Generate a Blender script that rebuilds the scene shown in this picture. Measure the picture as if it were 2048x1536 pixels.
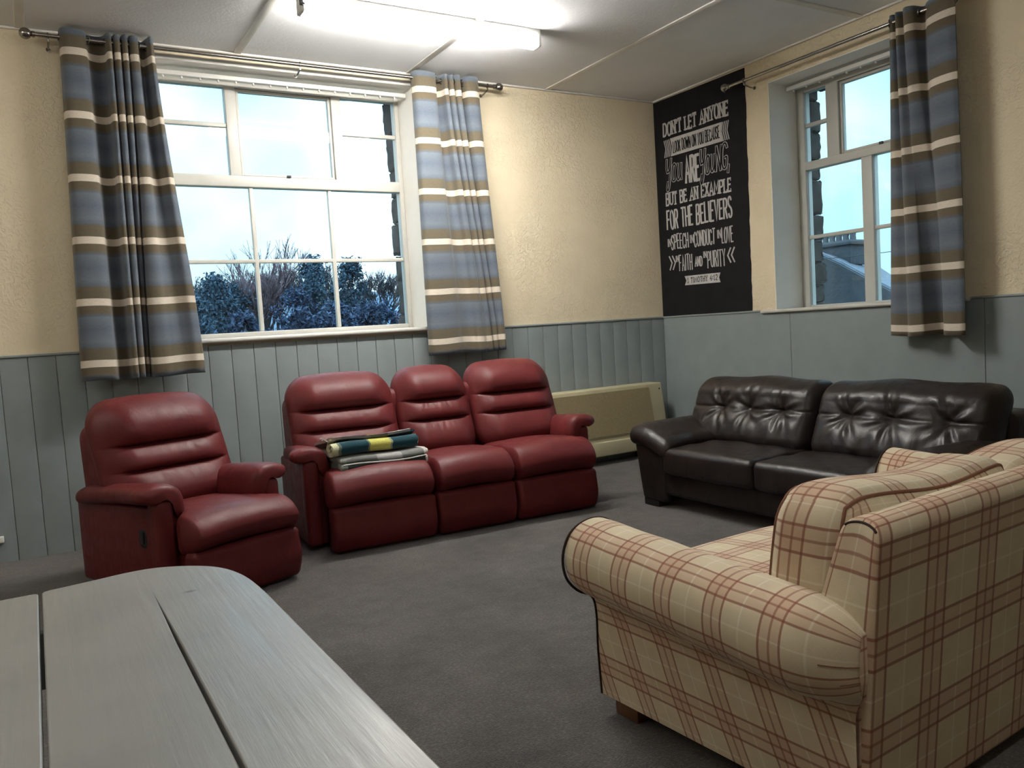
import bpy, bmesh, math, random
import numpy as np
from mathutils import Vector, Matrix

for _o in list(bpy.data.objects):
    bpy.data.objects.remove(_o, do_unlink=True)
scene = bpy.context.scene
COL = scene.collection

# ------------------------------------------------------------------ camera
def make_camera():
    yaw, pitch, roll = 0.53385166, -0.06920041, -0.06146858
    f = Vector((math.sin(yaw) * math.cos(pitch), math.cos(yaw) * math.cos(pitch), math.sin(pitch)))
    r = Vector((math.cos(yaw), -math.sin(yaw), 0.0))
    u = r.cross(f)
    cr, sr = math.cos(roll), math.sin(roll)
    r2, u2 = r * cr + u * sr, u * cr - r * sr
    cam = bpy.data.cameras.new('camera')
    cam.sensor_fit = 'HORIZONTAL'
    cam.sensor_width = 36.0
    cam.lens = 1610.766 * 36.0 / 2048.0
    cam.clip_start = 0.05
    cam.clip_end = 1000.0
    ob = bpy.data.objects.new('camera', cam)
    m = Matrix.Identity(4)
    for i in range(3):
        m[i][0], m[i][1], m[i][2] = r2[i], u2[i], -f[i]
    m[0][3], m[1][3], m[2][3] = -5.04736865, -5.7097426, 1.22
    ob.matrix_world = m
    COL.objects.link(ob)
    scene.camera = ob
make_camera()

# ------------------------------------------------------------------ exposure, sky
scene.view_settings.view_transform = 'Standard'
scene.view_settings.look = 'None'
scene.view_settings.exposure = 0.0
scene.view_settings.gamma = 1.0
scene.view_settings.use_curve_mapping = False
LAMP_STRENGTH = 205.0
FILL_LAMP_STRENGTH = 29.0  # for the two added fill lamps out of view
SKY_STRENGTH = 4.0

def make_world():
    w = bpy.data.worlds.new('dusk_sky')
    scene.world = w
    w.use_nodes = True
    nt = w.node_tree
    nt.nodes.clear()
    out = nt.nodes.new('ShaderNodeOutputWorld')
    bg = nt.nodes.new('ShaderNodeBackground')
    tc = nt.nodes.new('ShaderNodeTexCoord')
    sep = nt.nodes.new('ShaderNodeSeparateXYZ')
    nt.links.new(tc.outputs['Generated'], sep.inputs[0])
    noise = nt.nodes.new('ShaderNodeTexNoise')
    noise.inputs['Scale'].default_value = 3.2
    noise.inputs['Detail'].default_value = 4.0
    nt.links.new(tc.outputs['Generated'], noise.inputs['Vector'])
    ramp = nt.nodes.new('ShaderNodeValToRGB')
    e = ramp.color_ramp.elements
    e[0].position, e[0].color = 0.38, (0.56, 0.92, 1.05, 1)
    e[1].position, e[1].color = 0.55, (1.08, 1.32, 1.50, 1)
    nt.links.new(noise.outputs['Fac'], ramp.inputs['Fac'])
    elev = nt.nodes.new('ShaderNodeValToRGB')          # paler near the skyline, bluer overhead
    e = elev.color_ramp.elements
    e[0].position, e[0].color = 0.10, (0.31, 0.34, 0.34, 1)
    e[1].position, e[1].color = 0.62, (0.78, 0.93, 1.0, 1)      # an overcast sky is brightest overhead
    mid = elev.color_ramp.elements.new(0.30)
    mid.color = (0.28, 0.34, 0.36, 1)
    nt.links.new(sep.outputs['Z'], elev.inputs['Fac'])
    mul = nt.nodes.new('ShaderNodeMix')
    mul.data_type = 'RGBA'
    mul.blend_type = 'MULTIPLY'
    mul.inputs[0].default_value = 1.0
    nt.links.new(ramp.outputs[0], mul.inputs[6])
    nt.links.new(elev.outputs[0], mul.inputs[7])
    nt.links.new(mul.outputs[2], bg.inputs['Color'])
    bg.inputs['Strength'].default_value = SKY_STRENGTH
    nt.links.new(bg.outputs[0], out.inputs['Surface'])
make_world()

# ------------------------------------------------------------------ mesh helpers
class MB:
    """collects geometry for one mesh"""
    def __init__(self):
        self.v, self.f, self.uv = [], [], []

    def add(self, v, f, uv=None):
        o = len(self.v)
        self.v.extend([tuple(map(float, p)) for p in v])
        for i, face in enumerate(f):
            self.f.append([o + k for k in face])
            self.uv.append(uv[i] if uv else None)
        return self

    def box(self, lo, hi):
        x0, y0, z0 = lo
        x1, y1, z1 = hi
        v = [(x0, y0, z0), (x1, y0, z0), (x1, y1, z0), (x0, y1, z0), (x0, y0, z1), (x1, y0, z1), (x1, y1, z1), (x0, y1, z1)]
        f = [(0, 3, 2, 1), (4, 5, 6, 7), (0, 1, 5, 4), (1, 2, 6, 5), (2, 3, 7, 6), (3, 0, 4, 7)]
        return self.add(v, f)

    def soft(self, lo, hi, r, seg=(8, 8, 8), k=4, bulge=(0, 0, 0), warp=None, uvs=(1, 1), uvo=(0, 0)):
        lo, hi = np.array(lo, float), np.array(hi, float)
        r = np.array([r, r, r] if np.isscalar(r) else r, float)
        r = np.minimum(r, (hi - lo) * 0.4999)
        ax = []
        for a in range(3):
            ax.append(np.concatenate([np.linspace(lo[a], lo[a] + r[a], k + 1)[:-1],
                                      np.linspace(lo[a] + r[a], hi[a] - r[a], seg[a] + 1),
                                      np.linspace(hi[a] - r[a], hi[a], k + 1)[1:]]))
        idx, verts, faces, uv = {}, [], [], []
        def vid(i, j, l):
            key = (i, j, l)
            if key not in idx:
                idx[key] = len(verts)
                verts.append((ax[0][i], ax[1][j], ax[2][l]))
            return idx[key]
        n = [len(a) for a in ax]
        for a in range(3):
            b, c = (a + 1) % 3, (a + 2) % 3
            for side in (0, 1):
                fix = 0 if side == 0 else n[a] - 1
                for i in range(n[b] - 1):
                    for j in range(n[c] - 1):
                        q = []
                        for di, dj in ((0, 0), (1, 0), (1, 1), (0, 1)):
                            t = [0, 0, 0]
                            t[a], t[b], t[c] = fix, i + di, j + dj
                            q.append(tuple(t))
                        if side == 0:
                            q.reverse()
                        faces.append([vid(*t) for t in q])
                        fu = []
                        for t in q:
                            p = (ax[0][t[0]], ax[1][t[1]], ax[2][t[2]])
                            if a == 0:
                                w = (p[1], p[2])
                            elif a == 1:
                                w = (p[0], p[2])
                            else:
                                w = (p[0], hi[2] + p[1] - lo[1])
                            fu.append((w[0] * uvs[0] + uvo[0], w[1] * uvs[1] + uvo[1]))
                        uv.append(fu)
        out = MB.softmap(np.array(verts), lo, hi, r, bulge, warp)
        return self.add(out, faces, uv)

    @staticmethod
    def softmap(P, lo, hi, r, bulge=(0, 0, 0), warp=None):
        """maps points of a box surface onto the rounded, bulged, warped cushion"""
        lo, hi = np.array(lo, float), np.array(hi, float)
        r = np.array([r, r, r] if np.isscalar(r) else r, float)
        r = np.minimum(r, (hi - lo) * 0.4999)
        Q = np.clip(P, lo + r, hi - r)
        D = (P - Q) / np.maximum(r, 1e-9)
        L = np.linalg.norm(D, axis=1, keepdims=True)
        D = np.where(L > 1e-9, D / np.maximum(L, 1e-9), 0)
        P = Q + D * r
        c, h = (lo + hi) / 2, (hi - lo) / 2
        N = (P - c) / h
        W = np.clip(1 - N ** 2, 0, 1) ** 0.7
        out = P.copy()
        for a in range(3):
            b, d = (a + 1) % 3, (a + 2) % 3
            out[:, a] += bulge[a] * N[:, a] * W[:, b] * W[:, d]
        return warp(out) if warp is not None else out

    def tube(self, pts, rad, n=8, closed=False, caps=True):
        pts = [Vector(p) for p in pts]
        m = len(pts)
        rads = rad if hasattr(rad, '__len__') else [rad] * m
        rings, prev = [], None
        for i in range(m):
            if closed:
                t = pts[(i + 1) % m] - pts[i - 1]
            else:
                t = pts[min(i + 1, m - 1)] - pts[max(i - 1, 0)]
            t.normalize()
            if prev is None:
                a = Vector((0, 0, 1)) if abs(t.z) < 0.9 else Vector((1, 0, 0))
                prev = t.cross(a).normalized()
            prev = (prev - t * prev.dot(t)).normalized()
            b = t.cross(prev)
            rings.append([pts[i] + (prev * math.cos(2 * math.pi * j / n) + b * math.sin(2 * math.pi * j / n)) * rads[i] for j in range(n)])
        v = [p for ring in rings for p in ring]
        f = []
        for i in range(m if closed else m - 1):
            i2 = (i + 1) % m
            for j in range(n):
                j2 = (j + 1) % n
                f.append((i * n + j, i * n + j2, i2 * n + j2, i2 * n + j))
        if caps and not closed:
            f.append(tuple(range(n))[::-1])
            f.append(tuple((m - 1) * n + j for j in range(n)))
        return self.add(v, f)

    def lathe(self, prof, n=20, axis='z', at=(0, 0, 0)):
        v, f = [], []
        for (r, h) in prof:
            for j in range(n):
                a = 2 * math.pi * j / n
                c, s = r * math.cos(a), r * math.sin(a)
                p = {'z': (c, s, h), 'x': (h, c, s), 'y': (s, h, c)}[axis]
                v.append((p[0] + at[0], p[1] + at[1], p[2] + at[2]))
        for i in range(len(prof) - 1):
            for j in range(n):
                j2 = (j + 1) % n
                f.append((i * n + j, i * n + j2, (i + 1) * n + j2, (i + 1) * n + j))
        f.append(tuple(range(n))[::-1])
        f.append(tuple((len(prof) - 1) * n + j for j in range(n)))
        return self.add(v, f)

    def loft(self, secs, caps=True, uv=None):
        """secs: list of equally long closed outlines of 3-D points"""
        n = len(secs[0])
        v = [p for s in secs for p in s]
        f, fu = [], []
        for i in range(len(secs) - 1):
            for j in range(n):
                j2 = (j + 1) % n
                f.append((i * n + j, i * n + j2, (i + 1) * n + j2, (i + 1) * n + j))
                if uv:
                    ug = lambda a, b: uv[0][a][b % n] if hasattr(uv[0][a], '__len__') else uv[0][a]
                    w0, w1 = uv[1][j], uv[1][j + 1]
                    fu.append([(ug(i, j), w0), (ug(i, j2), w1), (ug(i + 1, j2), w1), (ug(i + 1, j), w0)])
        o = len(f)
        if caps:
            for s, base, rev in ((secs[0], 0, True), (secs[-1], (len(secs) - 1) * n, False)):
                fc = [base + j for j in range(n)]
                if rev:
                    fc.reverse()
                f.append(fc)
                if uv:
                    fu.append([(v[k][0], v[k][2]) for k in fc])
        return self.add(v, f, fu if uv else None)

    def prism(self, outline, z0, z1):
        """outline: list of (x, y), extruded along z"""
        n = len(outline)
        v = [(x, y, z0) for x, y in outline] + [(x, y, z1) for x, y in outline]
        f = [tuple(range(n))[::-1], tuple(range(n, 2 * n))]
        for i in range(n):
            j = (i + 1) % n
            f.append((i, j, n + j, n + i))
        return self.add(v, f)

def build(name, mb, mat, parent=None, loc=None, rot=None, smooth=40, label=None, weld=False):
    me = bpy.data.meshes.new(name)
    me.from_pydata(mb.v, [], mb.f)
    if any(u for u in mb.uv):
        lay = me.uv_layers.new(name='UVMap')
        k = 0
        for fi, face in enumerate(mb.f):
            for li in range(len(face)):
                lay.data[k].uv = mb.uv[fi][li] if mb.uv[fi] else (0, 0)
                k += 1
    bm = bmesh.new()
    bm.from_mesh(me)
    if weld:
        bmesh.ops.remove_doubles(bm, verts=bm.verts, dist=1e-5)
    bmesh.ops.recalc_face_normals(bm, faces=bm.faces)
    bm.to_mesh(me)
    bm.free()
    me.materials.append(mat)
    if smooth:
        for p in me.polygons:
            p.use_smooth = True
        me.set_sharp_from_angle(angle=math.radians(smooth))
    ob = bpy.data.objects.new(name, me)
    COL.objects.link(ob)
    if parent is not None:
        ob.parent = parent
    if loc:
        ob.location = loc
    if rot is not None:
        ob.rotation_euler = (0, 0, rot)
    if label:
        ob['label'] = label
    return ob

def tag(o, label, cat, group=None):
    o['label'] = label
    o['category'] = cat
    if group:
        o['group'] = group
    return o

def thing(name, label, cat, loc=(0, 0, 0), rot=0.0, group=None):
    o = bpy.data.objects.new(name, None)
    o.empty_display_size = 0.1
    COL.objects.link(o)
    o.location = loc
    o.rotation_euler = (0, 0, rot)
    return tag(o, label, cat, group)

def struct(name, mb, mat, label=None, smooth=40):
    o = build(name, mb, mat, smooth=smooth)
    o['kind'] = 'structure'
    if label:
        o['label'] = label
    return o

def catmull(pts, n, closed=True):
    pts = [np.array(p, float) for p in pts]
    m = len(pts)
    out = []
    segs = m if closed else m - 1
    for i in range(segs):
        if closed:
            p0, p1, p2, p3 = pts[i - 1], pts[i], pts[(i + 1) % m], pts[(i + 2) % m]
        else:
            p0, p1, p2, p3 = pts[max(i - 1, 0)], pts[i], pts[i + 1], pts[min(i + 2, m - 1)]
        for k in range(n):
            t = k / n
            out.append(0.5 * ((2 * p1) + (p2 - p0) * t + (2 * p0 - 5 * p1 + 4 * p2 - p3) * t * t + (3 * p1 - p0 - 3 * p2 + p3) * t ** 3))
    if not closed:
        out.append(pts[-1])
    return out

def smoothstep(a, b, x):
    t = np.clip((x - a) / (b - a), 0, 1)
    return t * t * (3 - 2 * t)

# ------------------------------------------------------------------ materials
class NT:
    def __init__(self, name):
        self.m = bpy.data.materials.new(name)
        self.m.use_nodes = True
        self.t = self.m.node_tree
        self.b = self.t.nodes['Principled BSDF']
        self.out = self.t.nodes['Material Output']

    def n(self, kind, **kw):
        nd = self.t.nodes.new('ShaderNode' + kind)
        for k, v in kw.items():
            setattr(nd, k, v)
        return nd

    def l(self, a, b):
        self.t.links.new(a, b)

    def math(self, op, a, b=None, c=None, clamp=False):
        nd = self.n('Math', operation=op)
        nd.use_clamp = clamp
        for i, x in enumerate((a, b, c)):
            if x is None:
                continue
            if isinstance(x, (int, float)):
                nd.inputs[i].default_value = x
            else:
                self.l(x, nd.inputs[i])
        return nd.outputs[0]

    def mix(self, fac, a, b, blend='MIX'):
        nd = self.n('Mix', data_type='RGBA', blend_type=blend)
        for i, x in ((0, fac), (6, a), (7, b)):
            if isinstance(x, (int, float)):
                nd.inputs[i].default_value = x
            elif isinstance(x, tuple):
                nd.inputs[i].default_value = (x[0], x[1], x[2], 1)
            else:
                self.l(x, nd.inputs[i])
        return nd.outputs[2]

    def coords(self, kind='Object', scale=(1, 1, 1)):
        tc = self.n('TexCoord')
        mp = self.n('Mapping')
        mp.inputs['Scale'].default_value = scale
        self.l(tc.outputs[kind], mp.inputs['Vector'])
        return mp.outputs[0]

    def noise(self, vec, scale, detail=3.0, rough=0.5):
        nd = self.n('TexNoise')
        nd.inputs['Scale'].default_value = scale
        nd.inputs['Detail'].default_value = detail
        nd.inputs['Roughness'].default_value = rough
        if vec is not None:
            self.l(vec, nd.inputs['Vector'])
        return nd.outputs['Fac']

    def ramp(self, fac, stops, interp='LINEAR'):
        nd = self.n('ValToRGB')
        cr = nd.color_ramp
        cr.interpolation = interp
        while len(cr.elements) < len(stops):
            cr.elements.new(0.5)
        for el, (p, c) in zip(cr.elements, stops):
            el.position = p
            el.color = (c[0], c[1], c[2], 1) if isinstance(c, tuple) else (c, c, c, 1)
        self.l(fac, nd.inputs['Fac'])
        return nd.outputs[0]

    def bump(self, h, strength=0.3, dist=0.01, prev=None):
        nd = self.n('Bump')
        nd.inputs['Strength'].default_value = strength
        nd.inputs['Distance'].default_value = dist
        self.l(h, nd.inputs['Height'])
        if prev is not None:
            self.l(prev, nd.inputs['Normal'])
        self.l(nd.outputs[0], self.b.inputs['Normal'])
        return nd.outputs[0]

    def base(self, c, rough=0.5, spec=0.5, metal=0.0):
        if isinstance(c, tuple):
            self.b.inputs['Base Color'].default_value = (c[0], c[1], c[2], 1)
        else:
            self.l(c, self.b.inputs['Base Color'])
        if isinstance(rough, (int, float)):
            self.b.inputs['Roughness'].default_value = rough
        else:
            self.l(rough, self.b.inputs['Roughness'])
        self.b.inputs['Specular IOR Level'].default_value = spec
        self.b.inputs['Metallic'].default_value = metal
        return self

def simple(name, c, rough=0.5, spec=0.5, metal=0.0, var=0.12, scale=12.0, bump=0.0):
    t = NT(name)
    v = t.coords('Object')
    f = t.noise(v, scale, 4)
    d = tuple(x * (1 - var) for x in c)
    b = tuple(min(1, x * (1 + var)) for x in c)
    t.base(t.ramp(f, [(0.3, d), (0.7, b)]), rough, spec, metal)
    if bump:
        t.bump(t.noise(v, scale * 8, 3), bump, 0.004)
    return t.m

def mat_plaster():
    t = NT('cream_artex')
    v = t.coords('Object')
    blot = t.noise(v, 1.4, 2)
    t.base(t.ramp(t.noise(v, 5, 4), [(0.3, (0.70, 0.605, 0.435)), (0.7, (0.75, 0.655, 0.475))]), 0.7, 0.3)
    fine = t.noise(v, 85, 2)
    swirl = t.n('TexNoise')
    swirl.inputs['Scale'].default_value = 26
    swirl.inputs['Detail'].default_value = 3
    swirl.inputs['Distortion'].default_value = 1.6
    t.l(v, swirl.inputs['Vector'])
    patch = t.ramp(blot, [(0.42, 0.12), (0.62, 1.0)])
    h = t.math('ADD', t.math('MULTIPLY', t.ramp(swirl.outputs['Fac'], [(0.48, 0.0), (0.62, 1.0)]), patch), t.math('MULTIPLY', fine, 0.35))
    t.bump(h, 0.55, 0.006)
    return t.m

def mat_reveal():
    t = NT('painted_reveal')
    v = t.coords('Object')
    t.base(t.ramp(t.noise(v, 4, 4), [(0.35, (0.83, 0.80, 0.73)), (0.7, (0.88, 0.85, 0.79))]), 0.6, 0.3)
    t.bump(t.noise(v, 30, 3), 0.25, 0.006)
    return t.m

def mat_ceiling():
    t = NT('ceiling_paint')
    v = t.coords('Object')
    t.base(t.ramp(t.noise(v, 2.5, 3), [(0.3, (0.82, 0.83, 0.85)), (0.7, (0.87, 0.88, 0.90))]), 0.8, 0.2)
    t.bump(t.noise(v, 60, 3), 0.35, 0.004)
    return t.m

def mat_carpet():
    t = NT('grey_carpet')
    v = t.coords('Object')
    fib = t.noise(v, 95, 4, 0.8)
    big = t.math('ADD', t.math('MULTIPLY', t.noise(v, 2.2, 4, 0.6), 0.65), t.math('MULTIPLY', t.noise(v, 13, 3, 0.6), 0.35))
    c1 = t.ramp(fib, [(0.30, (0.040, 0.035, 0.033)), (0.55, (0.098, 0.088, 0.083)), (0.72, (0.215, 0.196, 0.186))])
    c = t.mix(1.0, c1, t.ramp(big, [(0.38, 0.60), (0.62, 1.14)]), 'MULTIPLY')
    t.base(c, 0.95, 0.1)
    t.b.inputs['Sheen Weight'].default_value = 0.25
    t.bump(t.noise(v, 230, 2), 0.8, 0.006)
    return t.m

def mat_leather(name, lo, hi, rough, scale=1.0, wr=0.25, spec=0.26):
    t = NT(name)
    v = t.coords('Object')
    c = t.ramp(t.noise(v, 7 * scale, 5, 0.6), [(0.3, lo), (0.7, hi)])
    r = t.ramp(t.noise(v, 18, 3), [(0.3, rough - 0.05), (0.7, rough + 0.07)])
    t.base(c, r, spec)
    vo = t.n('TexVoronoi', feature='DISTANCE_TO_EDGE')
    vo.inputs['Scale'].default_value = 190
    t.l(v, vo.inputs['Vector'])
    b1 = t.bump(t.ramp(vo.outputs['Distance'], [(0.0, 0.0), (0.25, 1.0)]), 0.10, 0.001)
    vv = t.coords('Object', (1.0, 1.0, 0.45))
    w = t.n('TexNoise')
    w.inputs['Scale'].default_value = 13
    w.inputs['Detail'].default_value = 3
    w.inputs['Distortion'].default_value = 0.8
    t.l(vv, w.inputs['Vector'])
    t.bump(w.outputs['Fac'], wr, 0.012, b1)
    return t.m

def mat_plaid():
    t = NT('plaid_fabric')
    tc = t.n('TexCoord')
    sp = t.n('SeparateXYZ')
    t.l(tc.outputs['UV'], sp.inputs[0])
    P = 0.168
    def band(co, centre, hw, soft=0.0012):
        ph = t.math('FRACT', t.math('ADD', t.math('DIVIDE', co, P), 40.5 - centre / P))
        d = t.math('MULTIPLY', t.math('ABSOLUTE', t.math('SUBTRACT', ph, 0.5)), P)
        nd = t.n('MapRange', interpolation_type='SMOOTHSTEP')
        t.l(d, nd.inputs['Value'])
        nd.inputs['From Min'].default_value = hw - soft
        nd.inputs['From Max'].default_value = hw + soft
        nd.inputs['To Min'].default_value = 1.0
        nd.inputs['To Max'].default_value = 0.0
        return nd.outputs[0]
    col = (0.60, 0.515, 0.355)
    gv = t.coords('Object')
    col = t.ramp(t.noise(gv, 22, 4), [(0.3, (0.66, 0.565, 0.40)), (0.7, (0.72, 0.62, 0.445))])
    for ax in ('X', 'Y'):
        col = t.mix(t.math('MULTIPLY', band(sp.outputs[ax], 0.0, 0.031), 0.34), col, (0.52, 0.29, 0.20))
    for ax in ('X', 'Y'):
        col = t.mix(t.math('MULTIPLY', band(sp.outputs[ax], 0.083, 0.0022), 0.5), col, (0.82, 0.78, 0.64))
    for ax in ('Y', 'X'):
        for c in (-0.029, 0.0, 0.029):
            k = 0.62 if c == 0.0 else 0.74
            col = t.mix(t.math('MULTIPLY', band(sp.outputs[ax], c, 0.0032), k), col, (0.26, 0.085, 0.055))
    mp = t.n('Mapping')
    mp.inputs['Scale'].default_value = (650, 650, 650)
    t.l(tc.outputs['UV'], mp.inputs['Vector'])
    wv = t.noise(mp.outputs[0], 1.0, 2)
    col = t.mix(1.0, col, t.ramp(wv, [(0.25, 0.86), (0.75, 1.08)]), 'MULTIPLY')
    t.base(col, 0.9, 0.15)
    t.b.inputs['Sheen Weight'].default_value = 0.15
    t.bump(wv, 0.25, 0.002)
    return t.m

def mat_curtain():
    t = NT('striped_curtain')
    tc = t.n('TexCoord')
    sp = t.n('SeparateXYZ')
    t.l(tc.outputs['UV'], sp.inputs[0])
    ph = t.math('FRACT', t.math('DIVIDE', sp.outputs['Y'], 0.3755))
    blue, blue2 = (0.090, 0.109, 0.138), (0.120, 0.140, 0.167)
    brown, white, rust = (0.104, 0.090, 0.062), (0.56, 0.50, 0.42), (0.112, 0.087, 0.056)
    c = t.ramp(ph, [(0.0, white), (0.113, white), (0.114, brown), (0.19, rust), (0.235, brown), (0.285, blue), (0.30, blue2),
                    (0.50, blue), (0.70, blue2), (0.79, blue), (0.815, brown), (0.87, brown), (0.885, rust), (0.94, brown), (0.998, brown), (1.0, white)])
    mp = t.n('Mapping')
    mp.inputs['Scale'].default_value = (900, 70, 1)
    t.l(tc.outputs['UV'], mp.inputs['Vector'])
    mp2 = t.n('Mapping')
    mp2.inputs['Scale'].default_value = (30, 800, 1)
    t.l(tc.outputs['UV'], mp2.inputs['Vector'])
    a, b = t.noise(mp.outputs[0], 1.0, 2), t.noise(mp2.outputs[0], 1.0, 2)
    c = t.mix(1.0, c, t.ramp(t.math('ADD', a, b), [(0.7, 0.80), (1.3, 1.15)]), 'MULTIPLY')
    t.base(c, 0.9, 0.15)
    t.b.inputs['Sheen Weight'].default_value = 0.2
    t.bump(a, 0.2, 0.002)
    return t.m

def mat_glass():
    t = NT('window_glass')
    t.t.nodes.remove(t.b)
    tr = t.n('BsdfTransparent')
    tr.inputs[0].default_value = (0.95, 0.97, 0.98, 1)
    gl = t.n('BsdfGlossy')
    gl.inputs['Roughness'].default_value = 0.02
    fr = t.n('Fresnel')
    fr.inputs['IOR'].default_value = 1.45
    mx = t.n('MixShader')
    nz = t.noise(t.coords('Object'), 3.0, 3)
    t.l(t.math('MULTIPLY', fr.outputs[0], t.ramp(nz, [(0.3, 0.8), (0.7, 1.0)])), mx.inputs[0])
    t.l(tr.outputs[0], mx.inputs[1])
    t.l(gl.outputs[0], mx.inputs[2])
    t.l(mx.outputs[0], t.out.inputs['Surface'])
    return t.m

def mat_emit(name, c, s):
    t = NT(name)
    t.base((0.9, 0.9, 0.88), 0.4)
    v = t.coords('Object')
    col = t.ramp(t.noise(v, 40, 2), [(0.3, tuple(x * 0.97 for x in c)), (0.7, c)])
    t.l(col, t.b.inputs['Emission Color'])
    t.b.inputs['Emission Strength'].default_value = s
    return t.m

def mat_table():
    t = NT('grey_painted_boards')
    v = t.coords('Object', (26, 1.3, 26))
    st = t.noise(v, 2.2, 5, 0.65)
    o = t.coords('Object')
    c = t.ramp(t.noise(o, 5, 4), [(0.3, (0.265, 0.270, 0.262)), (0.7, (0.310, 0.314, 0.303))])
    kn = t.n('Vector' + 'Math', operation='DISTANCE')
    t.l(t.coords('Object', (1.0, 1.8, 1.0)), kn.inputs[0])
    kn.inputs[1].default_value = (-4.825, -4.061 * 1.8, 0.75)
    c = t.mix(t.ramp(kn.outputs['Value'], [(0.004, 0.85), (0.016, 0.0)]), c, (0.09, 0.085, 0.08))
    t.base(c, t.ramp(st, [(0.3, 0.30), (0.7, 0.46)]), 0.5)
    t.bump(st, 0.30, 0.003)
    return t.m

def mat_slate(name, a, b, sc):
    t = NT(name)
    v = t.coords('Object')
    br = t.n('TexBrick')
    br.inputs['Scale'].default_value = sc
    br.inputs['Color1'].default_value = (*a, 1)
    br.inputs['Color2'].default_value = (*b, 1)
    br.inputs['Mortar'].default_value = (a[0] * 0.6, a[1] * 0.6, a[2] * 0.6, 1)
    br.inputs['Mortar Size'].default_value = 0.02
    mp = t.n('Mapping')
    mp.inputs['Rotation'].default_value = (math.pi / 2, 0, math.pi / 2)
    t.l(v, mp.inputs['Vector'])
    t.l(mp.outputs[0], br.inputs['Vector'])
    c = t.mix(0.6, br.outputs['Color'], t.ramp(t.noise(v, 3, 4), [(0.3, a), (0.7, b)]))
    t.base(c, 0.7, 0.3)
    t.bump(t.noise(v, 9, 3), 0.4, 0.03)
    return t.m

def mat_patch(name, cells):
    """patchwork of knitted squares along the blanket (object x)"""
    t = NT(name)
    tc = t.n('TexCoord')
    sp = t.n('SeparateXYZ')
    t.l(tc.outputs['UV'], sp.inputs[0])
    c = t.ramp(sp.outputs['X'], cells, 'CONSTANT')
    k = t.noise(t.coords('Object'), 260, 2)
    c = t.mix(1.0, c, t.ramp(k, [(0.25, 0.75), (0.75, 1.12)]), 'MULTIPLY')
    t.base(c, 0.95, 0.1)
    t.b.inputs['Sheen Weight'].default_value = 0.3
    t.bump(k, 0.6, 0.004)
    return t.m

M = {}
M['plaster'] = mat_plaster()
M['reveal'] = mat_reveal()
M['ceiling'] = mat_ceiling()
M['carpet'] = mat_carpet()
M['red'] = mat_leather('burgundy_leather', (0.094, 0.0125, 0.0140), (0.124, 0.0175, 0.0180), 0.46)
M['black'] = mat_leather('dark_brown_leather', (0.0105, 0.0072, 0.0062), (0.020, 0.0135, 0.0115), 0.39, 1.0, 0.35, 0.36)
M['plaid'] = mat_plaid()
M['curtain'] = mat_curtain()
M['glass'] = mat_glass()
M['table'] = mat_table()
M['dado'] = simple('grey_blue_gloss', (0.232, 0.270, 0.274), 0.42, 0.45, 0, 0.06, 5, 0.08)
M['white'] = simple('white_gloss', (0.52, 0.515, 0.475), 0.38, 0.5, 0, 0.05, 6, 0.08)
M['strip'] = simple('ceiling_strip_paint', (0.76, 0.74, 0.70), 0.5, 0.4, 0, 0.05, 6)
M['steel'] = simple('brushed_steel', (0.30, 0.285, 0.26), 0.26, 0.5, 1.0, 0.08, 30)
M['mural'] = simple('mural_black', (0.0085, 0.0088, 0.0105), 0.75, 0.2, 0, 0.2, 9, 0.15)
M['chalk'] = simple('mural_white', (0.47, 0.46, 0.455), 0.8, 0.2, 0, 0.09, 25)
M['heater'] = simple('heater_beige', (0.50, 0.46, 0.30), 0.5, 0.4, 0, 0.05, 8)
M['grille'] = simple('heater_panel', (0.27, 0.22, 0.125), 0.6, 0.3, 0, 0.10, 70, 0.1)
M['dark'] = simple('dark_plastic', (0.012, 0.012, 0.013), 0.45, 0.4, 0, 0.15, 20)
M['wood'] = simple('brown_wood', (0.13, 0.06, 0.028), 0.5, 0.4, 0, 0.25, 15)
M['piping'] = simple('brown_piping', (0.20, 0.095, 0.06), 0.85, 0.2, 0, 0.1, 40)
M['seam'] = simple('dark_seam', (0.035, 0.02, 0.015), 0.85, 0.2, 0, 0.1, 40)
M['plastic'] = simple('white_plastic', (0.72, 0.71, 0.68), 0.4, 0.5, 0, 0.03, 10)
M['stone'] = simple('dark_stone', (0.055, 0.050, 0.048), 0.9, 0.2, 0, 0.35, 9, 0.8)
M['lamp'] = mat_emit('lamp_diffuser', (1.0, 0.965, 0.90), LAMP_STRENGTH)
M['lamp_side'] = mat_emit('lamp_diffuser_side', (1.0, 0.965, 0.90), LAMP_STRENGTH * 0.36)
M['lamp_fill'] = mat_emit('fill_lamp_diffuser', (1.0, 0.965, 0.90), FILL_LAMP_STRENGTH)  # glow of the added, unseen fill lamps

# ================================================================== ROOM SHELL
H = 3.19          # ceiling height
DZ = 1.236        # top of the dado
W1 = dict(s0=-4.225, s1=-2.375, zb=1.24, zt=3.11)
W2 = dict(s0=1.315, s1=2.765, zb=1.215, zt=2.985)
TH = 0.40

def P1(s0, s1, d0, d1, z0, z1):
    return (s0, d0, z0), (s1, d1, z1)

def P2(s0, s1, d0, d1, z0, z1):
    return (d0, -s1, z0), (d1, -s0, z1)

struct('floor', MB().box((-7.6, -9.0, -0.12), (0.0, 0.0, 0.0)), M['carpet'], 'worn grey carpet across the whole room', smooth=0)
struct('ceiling', MB().box((-7.6, -9.0, H), (0.0, 0.0, H + 0.1)), M['ceiling'], 'off-white painted ceiling', smooth=0)

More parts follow.
